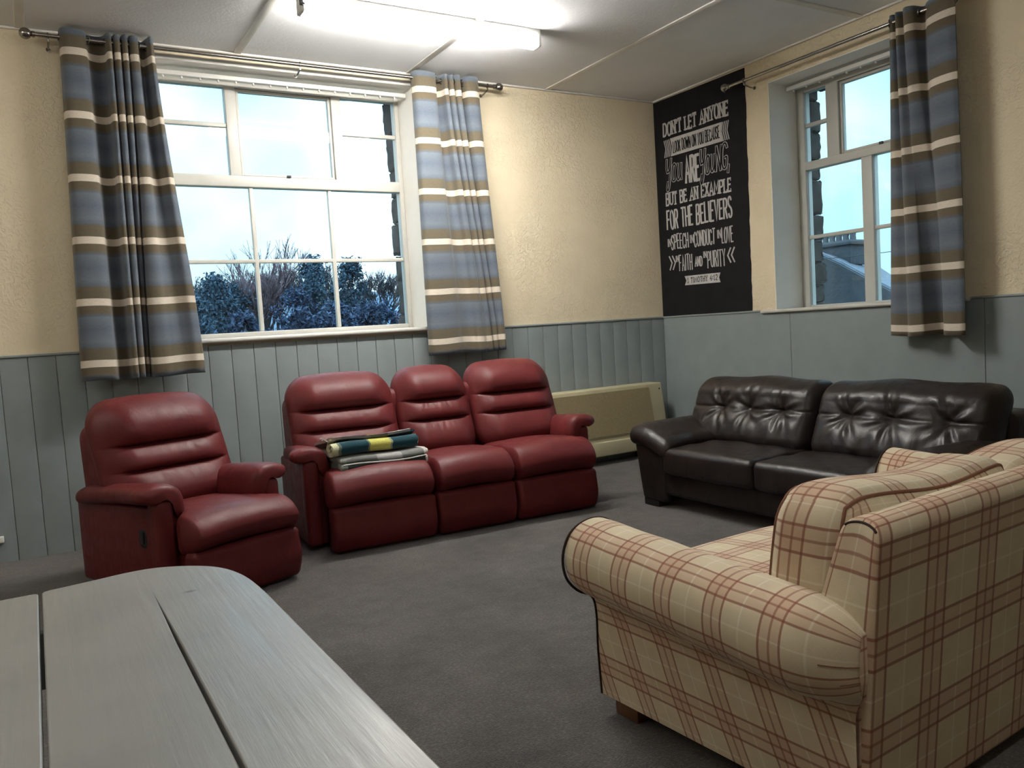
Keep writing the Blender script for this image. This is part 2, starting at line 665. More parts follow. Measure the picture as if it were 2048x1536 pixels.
mb = MB()
mb.box((-7.6, 0, 0), (W1['s0'], TH, H + 0.1)).box((W1['s1'], 0, 0), (TH, TH, H + 0.1))
mb.box((W1['s0'], 0, 0), (W1['s1'], TH, W1['zb'])).box((W1['s0'], 0, W1['zt']), (W1['s1'], TH, H + 0.1))
struct('wall_back', mb, M['plaster'], 'cream textured wall with the wide window', smooth=0)
mb = MB()
mb.box((0, -W2['s0'], 0), (TH, 0, H + 0.1)).box((0, -9, 0), (TH, -W2['s1'], H + 0.1))
mb.box((0, -W2['s1'], 0), (TH, -W2['s0'], W2['zb'])).box((0, -W2['s1'], W2['zt']), (TH, -W2['s0'], H + 0.1))
struct('wall_right', mb, M['plaster'], 'cream textured wall with the smaller window', smooth=0)
struct('wall_left', MB().box((-7.9, -9.0, 0), (-7.6, TH, H + 0.1)), M['plaster'], smooth=0)
struct('wall_front', MB().box((-7.9, -9.3, 0), (TH, -9.0, H + 0.1)), M['plaster'], smooth=0)

# dado: tongue-and-groove boards on the back wall, flat sheets on the right wall
mb = MB()
x = -4.03 - 24 * 0.149
edges = []
while x < 0.0:
    edges.append(x)
    x += 0.149
edges.append(-0.016)
for a, b in zip(edges[:-1], edges[1:]):
    a2, b2 = max(a, -7.6), b
    if b2 - a2 < 0.03:
        continue
    mb.soft((a2 + 0.0012, -0.016, 0.0), (b2 - 0.0012, -0.001, DZ - 0.012), (0.004, 0.004, 0.0005), seg=(1, 1, 1), k=2)
struct('trim_1', mb, M['dado'], 'grey blue tongue and groove dado boards on the back wall')
mb = MB()
for a, b in ((0.0, 1.46), (1.46, 2.936), (2.936, 4.4), (4.4, 5.9), (5.9, 9.0)):
    mb.soft((-0.016, -b + 0.0012, 0), (-0.001, -a - 0.0012 - (0.018 if a == 0 else 0), DZ - 0.012), (0.003, 0.003, 0.0005), seg=(1, 1, 1), k=2)
struct('trim_2', mb, M['dado'], 'grey blue flat dado panels on the right wall')
mb = MB()
mb.soft((-7.6, -0.024, DZ - 0.012), (W1['s0'] - 0.05, -0.001, DZ + 0.004), 0.006, seg=(1, 1, 1), k=2)
mb.soft((W1['s1'] + 0.03, -0.024, DZ - 0.012), (-0.024, -0.001, DZ + 0.004), 0.006, seg=(1, 1, 1), k=2)
struct('trim_3', mb, M['dado'])
mb = MB()
mb.soft((-0.024, -1.19, DZ - 0.012), (-0.001, -0.001, DZ + 0.004), 0.006, seg=(1, 1, 1), k=2)
mb.soft((-0.024, -9.0, DZ - 0.012), (-0.001, -2.86, DZ + 0.004), 0.006, seg=(1, 1, 1), k=2)
struct('trim_4', mb, M['dado'])
# strips over the ceiling joints and where the ceiling meets the walls
mb = MB()
for cx in (-6.20, -4.94, -3.68, -2.42, -1.165):
    mb.soft((cx - 0.026, -9.0, H - 0.010), (cx + 0.026, -0.02, H - 0.0005), 0.004, seg=(1, 1, 1), k=1)
for cy in (-2.145, -4.6, -7.0):
    mb.soft((-7.6, cy - 0.026, H - 0.010), (-0.02, cy + 0.026, H - 0.0005), 0.004, seg=(1, 1, 1), k=1)
struct('trim_5', mb, M['strip'], 'thin strips covering the ceiling joints')
struct('trim_6', MB().soft((-7.6, -0.022, H - 0.016), (-0.001, -0.001, H - 0.0005), 0.005, seg=(1, 1, 1), k=2), M['strip'])
struct('trim_7', MB().soft((-0.022, -9.0, H - 0.016), (-0.001, -0.022, H - 0.0005), 0.005, seg=(1, 1, 1), k=2), M['strip'])
# white strip over the wide window
struct('trim_8', MB().soft((W1['s0'] - 0.05, -0.012, 3.094), (W1['s1'] - 0.03, -0.001, 3.130), 0.004, seg=(1, 1, 1), k=2), M['white'])

def lining(PP, w):
    mb = MB()
    t = 0.006
    for q in ((w['s0'], w['s0'] + t, w['zb'], w['zt']), (w['s1'] - t, w['s1'], w['zb'], w['zt']), (w['s0'], w['s1'], w['zt'] - t, w['zt'])):
        mb.box(*PP(q[0], q[1], 0.0015, 0.335, q[2], q[3]))
    return mb
struct('trim_9', lining(P1, W1), M['reveal'], 'painted window reveal')
struct('trim_10', lining(P2, W2), M['reveal'], 'painted window reveal')

def stonework(PP, w, seed, up):
    rnd = random.Random(seed)
    mb = MB()
    def rough(s0, s1, d0, d1, z0, z1):
        lo, hi = PP(s0, s1, d0, d1, z0, z1)
        rs = np.random.RandomState(rnd.randint(0, 9999))
        mb.soft(lo, hi, 0.022, seg=(3, 3, 4), k=2, warp=lambda p: p + rs.uniform(-0.008, 0.008, p.shape))
    for s_edge, sgn in ((w['s0'], -1), (w['s1'], 1)):
        z = w['zb'] - 0.1
        while z < w['zt'] + 0.25:
            h = rnd.uniform(0.12, 0.30)
            j = rnd.uniform(-0.010, 0.022)
            a, b = (s_edge - 0.3, s_edge + j) if sgn < 0 else (s_edge - j, s_edge + 0.3)
            rough(a, b, TH + 0.01, TH + 0.20, z, z + h - 0.006)
            z += h
    s = w['s0'] + 0.03
    while s < w['s1'] - 0.1:
        l = min(rnd.uniform(0.22, 0.4), w['s1'] - 0.02 - s)
        rough(s, s + l - 0.006, TH + 0.01, TH + 0.20, w['zt'] + up + rnd.uniform(-0.014, 0.014), w['zt'] + 0.24)
        s += l
    mb.box(*PP(w['s0'] - 0.1, w['s1'] + 0.1, TH + 0.01, TH + 0.26, w['zb'] - 0.12, w['zb'] - 0.015))
    return mb
struct('trim_11', stonework(P1, W1, 3, 0.02), M['stone'], 'rough stone surround outside the window')
struct('trim_12', stonework(P2, W2, 8, -0.025), M['stone'], 'rough stone surround outside the window')

# ------------------------------------------------------------------ windows
def make_window(n, PP, w, label, side, low_bars, low_mulls, hb, tr, up_mulls, up_hb, zbot, ztop, gd, latch_s):
    root = bpy.data.objects.new('window_%d' % n, None)
    COL.objects.link(root)
    root['kind'] = 'structure'
    root['label'] = label
    d0, d1 = gd - 0.03, gd + 0.045
    gl, gr = side
    mb = MB()
    def bar(s0, s1, z0, z1, a=d0, b=d1, r=0.006):
        mb.soft(*PP(s0, s1, a, b, z0, z1), r, seg=(1, 1, 1), k=2)
    bar(w['s0'] + 0.007, gl, w['zb'] + 0.005, w['zt'] - 0.007)
    bar(gr, w['s1'] - 0.007, w['zb'] + 0.005, w['zt'] - 0.007)
    bar(gl, gr, ztop, w['zt'] - 0.007)
    bar(gl, gr, w['zb'] + 0.005, zbot)
    build('outer_frame', mb, M['white'], root)
    mb = MB()
    bar(gl, gr, tr[0], tr[1], d0 - 0.006)
    build('transom', mb, M['white'], root)
    for a, b in up_mulls:
        mb = MB()
        bar(a, b, tr[1] - 0.002, ztop + 0.002)
        build('mullion', mb, M['white'], root)
    for a, b in low_mulls:
        mb = MB()
        bar(a, b, zbot - 0.002, tr[0] + 0.002, d0 + 0.002)
        build('mullion', mb, M['white'], root)
    mb = MB()
    for c in low_bars:
        bar(c - 0.015, c + 0.015, zbot, tr[0], gd - 0.018, gd + 0.02)
    bar(gl, gr, hb - 0.014, hb + 0.014, gd - 0.017, gd + 0.02)
    for (a, b) in ((gl, up_mulls[0][0]), (up_mulls[1][1], gr)):
        bar(a, b, up_hb - 0.015, up_hb + 0.015, gd - 0.018, gd + 0.02)
    build('glazing_bars', mb, M['white'], root)
    # hopper sash
    mb = MB()
    a, b = up_mulls[0][1], up_mulls[1][0]
    for q in ((a + 0.003, a + 0.022, tr[1] + 0.004, ztop - 0.004), (b - 0.022, b - 0.003, tr[1] + 0.004, ztop - 0.004),
              (a + 0.022, b - 0.022, tr[1] + 0.004, tr[1] + 0.020), (a + 0.022, b - 0.022, ztop - 0.024, ztop - 0.004)):
        bar(*q, gd - 0.012, gd + 0.03, 0.004)
    sash = build('hopper_sash', mb, M['white'], root)
    mb = MB().soft(*PP(latch_s - 0.016, latch_s + 0.016, d0 - 0.018, d0 - 0.004, tr[1] - 0.004, tr[1] + 0.014), 0.004, seg=(1, 1, 1), k=2)
    build('latch', mb, M['dark'], sash, label='dark metal window latch')
    # panes
    cols = sorted([gl, gr] + [c for c in low_bars] + [(a + b) / 2 for a, b in low_mulls])
    for a, b in zip(cols[:-1], cols[1:]):
        for z0, z1 in ((zbot, hb), (hb, tr[0])):
            build('pane', MB().box(*PP(a, b, gd - 0.002, gd + 0.002, z0, z1)), M['glass'], root, smooth=0)
    for a, b in ((gl, up_mulls[0][0]), (up_mulls[1][1], gr)):
        for z0, z1 in ((tr[1], up_hb), (up_hb, ztop)):
            build('pane', MB().box(*PP(a, b, gd - 0.002, gd + 0.002, z0, z1)), M['glass'], root, smooth=0)
    a, b = up_mulls[0][1], up_mulls[1][0]
    build('pane', MB().box(*PP(a, b, gd - 0.002, gd + 0.002, tr[1], ztop)), M['glass'], root, smooth=0)
    return root

make_window(1, P1, W1, 'wide white multi-pane window in the back wall', (-4.165, -2.418), [-3.578, -2.991], [], 1.821, (2.352, 2.432),
            [(-3.714, -3.637), (-2.933, -2.859)], 2.786, 1.309, 3.055, 0.34, -3.30)
make_window(2, P2, W2, 'smaller white multi-pane window in the right wall', (1.392, 2.70), [2.34], [(1.883, 1.973)], 1.790, (2.313, 2.376),
            [(1.595, 1.705), (2.40, 2.51)], 2.66, 1.256, 2.915, 0.34, 2.06)
# sills
mb = MB().soft((W1['s0'] - 0.05, -0.050, 1.238), (W1['s1'] + 0.012, 0.30, 1.272), (0.008, 0.016, 0.016), seg=(1, 1, 1), k=3)
struct('trim_13', mb, M['white'], 'white window sill under the wide window')
mb = MB().soft((-0.045, -W2['s1'] - 0.09, 1.212), (0.30, -W2['s0'] + 0.125, 1.240), (0.014, 0.008, 0.013), seg=(1, 1, 1), k=3)
struct('trim_14', mb, M['white'], 'white window sill under the smaller window')

# ------------------------------------------------------------------ blind tracks (headrails with empty carriers)
def blind_track(PP, s0, s1, d, z, label):
    lo, hi = PP(s0, s1, d, d + 0.04, z, z + 0.030)
    c = ((lo[0] + hi[0]) / 2, (lo[1] + hi[1]) / 2, z)
    root = thing('blind_track', label, 'blind', c, 0, 'empty blind tracks')
    sub = lambda p: tuple(p[i] - c[i] for i in range(3))
    build('rail', MB().soft(sub(lo), sub(hi), 0.004, seg=(1, 1, 1), k=2), M['plastic'], root)
    s = s0 + 0.06
    while s < s1 - 0.02:
        lo, hi = PP(s - 0.006, s + 0.006, d + 0.012, d + 0.028, z - 0.016, z + 0.001)
        build('carrier_hook', MB().soft(sub(lo), sub(hi), 0.003, seg=(1, 1, 1), k=1), M['plastic'], root)
        s += 0.118
    return root
blind_track(P1, -4.20, -2.40, 0.11, 3.040, 'white empty blind track at the top of the wide back window')
blind_track(P2, 1.33, 2.74, 0.19, 2.930, 'white empty blind track at the top of the smaller right-hand wall window')

# ================================================================== MURAL
GL = {
 'A': (0.62, [[(0, 0), (.31, 1), (.62, 0)], [(.12, .34), (.50, .34)]]),
 'B': (0.55, [[(0, 0), (0, 1)], [(0, 1), (.34, 1), (.47, .92), (.47, .64), (.34, .54), (0, .54)], [(.34, .54), (.53, .44), (.55, .12), (.38, 0), (0, 0)]]),
 'C': (0.55, [[(.54, .80), (.46, .95), (.30, 1), (.12, .94), (0, .72), (0, .28), (.12, .06), (.30, 0), (.46, .05), (.54, .20)]]),
 'D': (0.58, [[(0, 0), (0, 1)], [(0, 1), (.30, 1), (.50, .86), (.57, .64), (.57, .36), (.50, .14), (.30, 0), (0, 0)]]),
 'E': (0.48, [[(0, 0), (0, 1)], [(0, 1), (.46, 1)], [(0, .53), (.36, .53)], [(0, 0), (.47, 0)]]),
 'F': (0.46, [[(0, 0), (0, 1)], [(0, 1), (.46, 1)], [(0, .52), (.36, .52)]]),
 'G': (0.58, [[(.55, .82), (.46, .95), (.30, 1), (.12, .94), (0, .72), (0, .28), (.12, .06), (.30, 0), (.46, .05), (.55, .20), (.55, .44), (.34, .44)]]),
 'H': (0.55, [[(0, 0), (0, 1)], [(.55, 0), (.55, 1)], [(0, .5), (.55, .5)]]),
 'I': (0.10, [[(.05, 0), (.05, 1)]]),
 'K': (0.55, [[(0, 0), (0, 1)], [(.53, 1), (.03, .46)], [(.18, .60), (.55, 0)]]),
 'L': (0.46, [[(0, 1), (0, 0)], [(0, 0), (.46, 0)]]),
 'M': (0.75, [[(0, 0), (.06, 1), (.37, .30), (.69, 1), (.75, 0)]]),
 'N': (0.58, [[(0, 0), (0, 1)], [(0, 1), (.58, 0)], [(.58, 0), (.58, 1)]]),
 'O': (0.60, [[(.30, 1), (.12, .93), (0, .70), (0, .30), (.12, .07), (.30, 0), (.48, .07), (.60, .30), (.60, .70), (.48, .93), (.30, 1)]]),
 'P': (0.52, [[(0, 0), (0, 1)], [(0, 1), (.34, 1), (.50, .90), (.52, .66), (.40, .50), (0, .47)]]),
 'R': (0.55, [[(0, 0), (0, 1)], [(0, 1), (.34, 1), (.50, .90), (.51, .66), (.38, .52), (0, .50)], [(.26, .50), (.55, 0)]]),
 'S': (0.52, [[(.50, .84), (.40, .97), (.24, 1), (.07, .92), (.02, .74), (.12, .58), (.38, .45), (.51, .28), (.46, .08), (.28, 0), (.10, .03), (0, .17)]]),
 'T': (0.54, [[(.27, 0), (.27, 1)], [(0, 1), (.54, 1)]]),
 'U': (0.56, [[(0, 1), (0, .26), (.10, .05), (.28, 0), (.46, .05), (.56, .26), (.56, 1)]]),
 'V': (0.58, [[(0, 1), (.29, 0), (.58, 1)]]),
 'W': (0.82, [[(0, 1), (.20, 0), (.41, .74), (.62, 0), (.82, 1)]]),
 'X': (0.58, [[(0, 1), (.58, 0)], [(.58, 1), (0, 0)]]),
 'Y': (0.58, [[(0, 1), (.29, .48), (.58, 1)], [(.29, .48), (.29, 0)]]),
 '1': (0.26, [[(0, .80), (.14, 1), (.14, 0)], [(0, 0), (.26, 0)]]),
 '4': (0.52, [[(.38, 0), (.38, 1), (0, .30), (.52, .30)]]),
 '2': (0.48, [[(.02, .76), (.10, .94), (.24, 1), (.40, .94), (.46, .74), (.36, .46), (0, 0), (.48, 0)]]),
 ':': (0.10, [[(.05, .22), (.05, .34)], [(.05, .62), (.05, .74)]]),
 "'": (0.08, [[(.05, 1.0), (.03, .74)]]),
 ',': (0.08, [[(.06, .08), (.0, -.20)]]),
 'y': (0.56, [[(.02, 1), (0, .62), (.12, .44), (.32, .46), (.48, .66)], [(.54, 1), (.46, .30), (.36, -.22), (.20, -.36), (.12, -.22), (.22, 0.0)]]),
 'o': (0.46, [[(.23, .72), (.06, .62), (0, .34), (.06, .06), (.23, 0), (.40, .08), (.46, .36), (.38, .64), (.23, .72)]]),
 'u': (0.50, [[(.02, .72), (0, .24), (.10, .02), (.26, .04), (.42, .26), (.44, .70)], [(.44, .70), (.46, .16), (.52, 0)]]),
 'n': (0.50, [[(.02, 0), (.02, .74)], [(.02, .44), (.16, .70), (.34, .72), (.44, .54), (.48, 0)]]),
 ' ': (0.26, []),
}

def ribbon(mb, a, b, t, depth, ext=0.0):
    """one straight brush stroke on the mural plane; a, b = (s, z)"""
    dx, dz = b[0] - a[0], b[1] - a[1]
    L = math.hypot(dx, dz)
    if L < 1e-6:
        return
    ux, uz = dx / L, dz / L
    stroke(mb, [(a[0] - ux * ext, a[1] - uz * ext), (b[0] + ux * ext, b[1] + uz * ext)], t, depth)

def stroke(mb, pts, t, depth):
    """a brush stroke of even width along a bent line, as one strip"""
    P = [np.array(p, float) for p in pts]
    n = len(P)
    L, R = [], []
    for i in range(n):
        d0 = P[i] - P[i - 1] if i > 0 else P[1] - P[0]
        d1 = P[i + 1] - P[i] if i < n - 1 else d0
        d0, d1 = d0 / max(np.linalg.norm(d0), 1e-9), d1 / max(np.linalg.norm(d1), 1e-9)
        m = d0 + d1
        m = m / np.linalg.norm(m) if np.linalg.norm(m) > 0.2 else d1
        nrm = np.array((-m[1], m[0]))
        k = min(1.5, 1.0 / max(0.5, abs(float(np.dot(nrm, (-d1[1], d1[0]))))))
        L.append(P[i] + nrm * t / 2 * k)
        R.append(P[i] - nrm * t / 2 * k)
    v, f = [], []
    for i in range(n):
        for q in (L[i], R[i]):
            v.append((depth[1], -q[0], q[1]))
        for q in (L[i], R[i]):
            v.append((depth[0], -q[0], q[1]))
    for i in range(n - 1):
        o, p = 4 * i, 4 * i + 4
        f += [(o, o + 1, p + 1, p), (o + 3, o + 2, p + 2, p + 3), (o + 2, o, p, p + 2), (o + 1, o + 3, p + 3, p + 1)]
    o = 4 * (n - 1)
    f += [(2, 3, 1, 0), (o, o + 1, o + 3, o + 2)]
    mb.add(v, f)

def poly(mb, q, depth):
    n = len(q)
    v = [(depth[0], -s, z) for s, z in q] + [(depth[1], -s, z) for s, z in q]
    f = [tuple(range(n)), tuple(range(n, 2 * n))[::-1]]
    for i in range(n):
        j = (i + 1) % n
        f.append((i, i + n, j + n, j))
    mb.add(v, f)

def lettering(mb, text, s0, s1, base, top, t, depth=(-0.0050, -0.0068), slab=False, seed=1, gap=0.16, jitter=0.03, tilt=0.0, thick_ends=True):
    rnd = random.Random(seed)
    tot = sum(GL[c][0] for c in text) + gap * (len(text) - 1)
    k = (s1 - s0) / tot
    h = top - base
    s = s0
    for c in text:
        wd, strokes = GL[c]
        oy = rnd.uniform(-jitter, jitter) * h
        sk = rnd.uniform(-jitter, jitter) * h + tilt
        hh = h * (1 + rnd.uniform(-jitter, jitter))
        mp = lambda p: (s + p[0] * k + sk * (p[1] - .5), base + oy + p[1] * hh)
        for si, st in enumerate(strokes):
            dp = (depth[0], depth[1] - 0.00013 * si)
            pts = [mp(p) for p in st]
            if len(st) > 5:
                pts = [tuple(p) for p in catmull(pts, 4, closed=False)]
            # brush ends reach a little past the letter's skeleton
            def push(a, b):
                L = math.hypot(a[0] - b[0], a[1] - b[1])
                return (a[0] + (a[0] - b[0]) / L * t * 0.32, a[1] + (a[1] - b[1]) / L * t * 0.32)
            pts = [push(pts[0], pts[1])] + pts[1:-1] + [push(pts[-1], pts[-2])]
            stroke(mb, pts, t, dp)
            if slab:
                dp2 = (depth[0], depth[1] - 0.00055 - 0.00013 * si)
                for pi, qi in ((0, 1), (len(st) - 1, len(st) - 2)):
                    p, q = st[pi], st[qi]
                    if p[1] in (0, 1) and abs(p[1] - q[1]) > 0.3 and c not in 'EBDC':
                        m = mp(p)
                        ribbon(mb, (m[0] - t * 1.0, m[1]), (m[0] + t * 1.0, m[1]), t * 0.62, dp2)
                    elif (p[1] in (0, 1) and abs(p[1] - q[1]) < 0.01 and c in 'ELTF' and p[0] != 0) or (c == 'T' and p[1] == 1 and abs(p[1] - q[1]) < 0.01):
                        m = mp(p)
                        dz = (0.20 if p[1] == 0 else -0.20) * h
                        ribbon(mb, m, (m[0], m[1] + dz), t * 0.55, dp2)
        s += (wd + gap) * k

def make_mural():
    mb = MB()
    n = 40
    rs = random.Random(4)
    out = [(0.002, 1.242), (0.002, 3.172)]
    for i in range(n + 1):
        f = i / n
        out.append((1.096 - 0.020 * f + rs.uniform(-0.004, 0.004), 3.164 - f * (3.164 - 1.242)))
    poly(mb, out, (-0.0005, -0.005))
    root = build('wall_mural', mb, M['mural'], smooth=0)
    tag(root, 'black painted mural with white hand-lettered verse in the corner of the room', 'mural')
    def words(*a, **k):
        m = MB()
        lettering(m, *a, **k)
        return build('lettering', m, M['chalk'], root, smooth=0, label='white hand-painted words')
    words("DON'T LET ANYONE", 0.124, 0.905, 2.848, 2.958, 0.0165, slab=True, seed=2, gap=0.22)
    words('BUT BE AN EXAMPLE', 0.120, 0.903, 2.236, 2.340, 0.0150, slab=True, seed=5, gap=0.22)
    words('FOR THE BELIEVERS', 0.118, 0.900, 2.022, 2.184, 0.0165, seed=6, gap=0.26)
    words('ARE', 0.382, 0.548, 2.398, 2.615, 0.026, seed=7, gap=0.25)
    words('SPEECH', 0.162, 0.376, 1.838, 1.965, 0.0105, seed=8, gap=0.26)
    words('CONDUCT', 0.452, 0.698, 1.828, 1.955, 0.0105, seed=9, gap=0.26)
    words('LOVE', 0.780, 0.902, 1.822, 1.945, 0.0105, seed=10, gap=0.24)
    for s in (0.114, 0.402, 0.729):
        words('IN', s, s + 0.040, 1.868, 1.934, 0.0075, seed=11, gap=0.26, jitter=0.0)
    words('FAITH', 0.252, 0.412, 1.640, 1.774, 0.0105, seed=12, gap=0.30)
    words('AND', 0.450, 0.536, 1.660, 1.738, 0.0105, seed=13, gap=0.22)
    words('PURITY', 0.604, 0.806, 1.634, 1.768, 0.0105, seed=14, gap=0.28)
    for s in (0.210, 0.556):
        words('IN', s, s + 0.034, 1.722, 1.774, 0.0068, seed=15, gap=0.26, jitter=0.0)
    m = MB()
    for q in (0.122, 0.164):                                   # >>
        stroke(m, [(q, 1.782), (q + 0.036, 1.718), (q + 0.003, 1.655)], 0.013, (-0.0050, -0.0068))
    build('chevrons', m, M['chalk'], root, smooth=0)
    m = MB()
    for q in (0.872, 0.914):                                   # <<
        stroke(m, [(q, 1.774), (q - 0.036, 1.712), (q - 0.003, 1.650)], 0.013, (-0.0050, -0.0068))
    build('chevrons', m, M['chalk'], root, smooth=0)
    # hollow script: light outline strokes with a dark core
    words('you', 0.140, 0.336, 2.440, 2.640, 0.026, seed=16, gap=0.14, tilt=0.018)
    words('youNG,', 0.568, 0.896, 2.425, 2.625, 0.026, seed=17, gap=0.13, tilt=0.015)
    d2 = (-0.0074, -0.0084)
    m = MB()
    lettering(m, 'you', 0.140, 0.336, 2.440, 2.640, 0.0135, d2, seed=16, gap=0.14, tilt=0.018)
    build('letter_core', m, M['mural'], root, smooth=0, label='black hollow inside the script letters')
    m = MB()
    lettering(m, 'youNG,', 0.568, 0.896, 2.425, 2.625, 0.0135, d2, seed=17, gap=0.13, tilt=0.015)
    build('letter_core', m, M['mural'], root, smooth=0, label='black hollow inside the script letters')

    m = MB()                                                    # banner with chevron tails
    poly(m, [(0.205, 2.815), (0.833, 2.806), (0.815, 2.730), (0.833, 2.650), (0.205, 2.658), (0.226, 2.738)], (-0.0050, -0.0062))
    ban = build('banner', m, M['chalk'], root, smooth=0, label='white ribbon banner with dark words')
    for side in (0, 1):
        m = MB()
        for i in range(4):
            if side == 0:
                q = 0.125 + i * 0.021
                stroke(m, [(q, 2.812), (q + 0.020, 2.736), (q, 2.660)], 0.0105, (-0.0050, -0.0062))
            else:
                q = 0.905 - i * 0.021
                stroke(m, [(q, 2.804), (q - 0.020, 2.728), (q, 2.650)], 0.0105, (-0.0050, -0.0062))
        build('chevrons', m, M['chalk'], root, smooth=0)
    m = MB()
    lettering(m, 'LOOK DOWN ON YOU BECAUSE', 0.242, 0.800, 2.684, 2.780, 0.0085, (-0.0062, -0.0070), seed=18, gap=0.24)
    build('banner_lettering', m, M['mural'], ban, smooth=0, label='black words on the banner')
    m = MB()
    poly(m, [(0.311, 1.586), (0.745, 1.580), (0.727, 1.540), (0.742, 1.498), (0.311, 1.505), (0.332, 1.546)], (-0.0050, -0.0062))
    ban = build('banner', m, M['chalk'], root, smooth=0, label='small white ribbon banner with verse reference')
    m = MB()
    lettering(m, '1 TIMOTHY', 0.348, 0.590, 1.523, 1.566, 0.0060, (-0.0062, -0.0070), slab=True, seed=19, gap=0.34, jitter=0.0)
    build('banner_lettering', m, M['mural'], ban, smooth=0, label='black verse reference on the small banner')
    m = MB()
    lettering(m, '4:12', 0.622, 0.708, 1.523, 1.566, 0.0060, (-0.0062, -0.0070), slab=True, seed=19, gap=0.34, jitter=0.0)
    build('banner_lettering', m, M['mural'], ban, smooth=0, label='black verse reference on the small banner')
make_mural()

# ================================================================== CEILING LAMPS
def ceiling_lamp(x0, x1, y, mat, label, clip=True):
    cx = (x0 + x1) / 2
    root = thing('ceiling_lamp', label, 'lamp', (cx, y, H), 0, 'strip lights')
    hx = (x1 - x0) / 2
    build('housing', MB().soft((-hx, -0.040, -0.040), (hx, 0.040, -0.002), 0.004, seg=(1, 1, 1), k=2), M['plastic'], root)
    build('diffuser', MB().soft((-hx + 0.02, -0.040, -0.114), (hx - 0.02, 0.040, -0.098), (0.004, 0.010, 0.007), seg=(8, 1, 1), k=3), mat, root, label='glowing white diffuser')
    side = M['lamp_side'] if clip else mat
    for s in (-1, 1):
        a, b = sorted((s * 0.038, s * 0.043))
        build('diffuser_side', MB().box((-hx + 0.02, a, -0.104), (hx - 0.02, b, -0.040)), side, root, label='glowing ribbed side of the diffuser')
    for s in (-1, 1):
        a, b = sorted((s * hx, s * (hx - 0.022)))
        build('end_cap', MB().soft((a, -0.046, -0.116), (b, 0.046, -0.036), (0.004, 0.016, 0.016), seg=(1, 1, 1), k=2), M['plastic'], root)
    if clip:
        mb = MB().soft((-hx - 0.008, -0.050, -0.075), (-hx + 0.012, -0.044, -0.006), 0.002, seg=(1, 1, 1), k=1)
        mb.soft((-hx - 0.008, -0.062, -0.084), (-hx + 0.020, -0.044, -0.070), 0.002, seg=(1, 1, 1), k=1)
        build('clip', mb, M['dark'], root, label='dark metal clip')
    return root
ceiling_lamp(-3.575, -1.955, -1.095, M['lamp'], 'lit white strip light on the ceiling by the wide window')
ceiling_lamp(-4.95, -3.33, -5.0, M['lamp_fill'], 'added dim fill light on the ceiling at the rear of the room, out of view', clip=False)  # unseen fixture, added as fill for the table and left wall
ceiling_lamp(-7.35, -5.73, -1.7, M['lamp_fill'], 'added dim fill light on the ceiling at the left end of the room, out of view', clip=False)  # also added out of view, brightens the left wall

# ================================================================== CURTAINS AND POLES
def curtain_pole(PP, s0, s1, z, d, brackets, label):
    """d: distance of the pole from the wall"""
    def pt(s, dd, zz):
        lo, hi = PP(s, s, -dd, -dd, zz, zz)
        return lo
    c = pt((s0 + s1) / 2, d, z)
    root = thing('curtain_pole', label, 'curtain pole', c, 0, 'steel curtain poles')
    R = lambda s, dd, zz: tuple(a - b for a, b in zip(pt(s, dd, zz), c))
    build('pole', MB().tube([R(s0, d, z), R((s0 + s1) / 2, d, z), R(s1, d, z)], 0.0125, 14), M['steel'], root)
    for s, sg in ((s0, -1), (s1, 1)):
        prof = [(0.013, -0.01), (0.018, -0.008), (0.018, 0.006), (0.012, 0.010)]
        prof += [(0.033 * math.sin(a), 0.040 - 0.033 * math.cos(a)) for a in np.linspace(0.35, math.pi - 0.02, 12)]
        mb = MB().lathe(prof, 20, 'x')
        e = R(s, d, z)
        v = []
        for p in mb.v:
            off = p[0] * sg
            q = PP(off, off, 0, 0, 0, 0)[0]
            # the other two axes of the turned shape
            if PP is P1:
                v.append((e[0] + off, e[1] + p[1], e[2] + p[2]))
            else:
                v.append((e[0] + p[1], e[1] + q[1], e[2] + p[2]))
        mb.v = v
        build('finial', mb, M['steel'], root, label='steel ball finial')
    for s in brackets:
        mb = MB().tube([R(s, 0.002, z - 0.045), R(s, 0.05, z - 0.045), R(s, d, z - 0.030), R(s, d, z - 0.012)], 0.006, 8)
        mb.tube([R(s, 0.0005, z - 0.045), R(s, 0.008, z - 0.045)], 0.013, 12)
        mb.tube([tuple(np.array(R(s, d, z)) + np.array(PP(0, 0, -0.016 * math.sin(a), -0.016 * math.sin(a), 0, 0)[0]) + np.array((0, 0, 0.016 * math.cos(a))))
                 for a in np.linspace(0, 2 * math.pi, 17)[:-1]], 0.004, 6, closed=True)
        build('bracket', mb, M['steel'], root)
    return root

curtain_pole(P1, -4.876, -1.735, 3.122, 0.12, (-4.80, -3.285, -1.80), 'long steel curtain pole over the wide back window')
curtain_pole(P2, 1.030, 3.40, 3.024, 0.12, (1.19, 3.20), 'steel curtain pole over the smaller right-hand wall window')

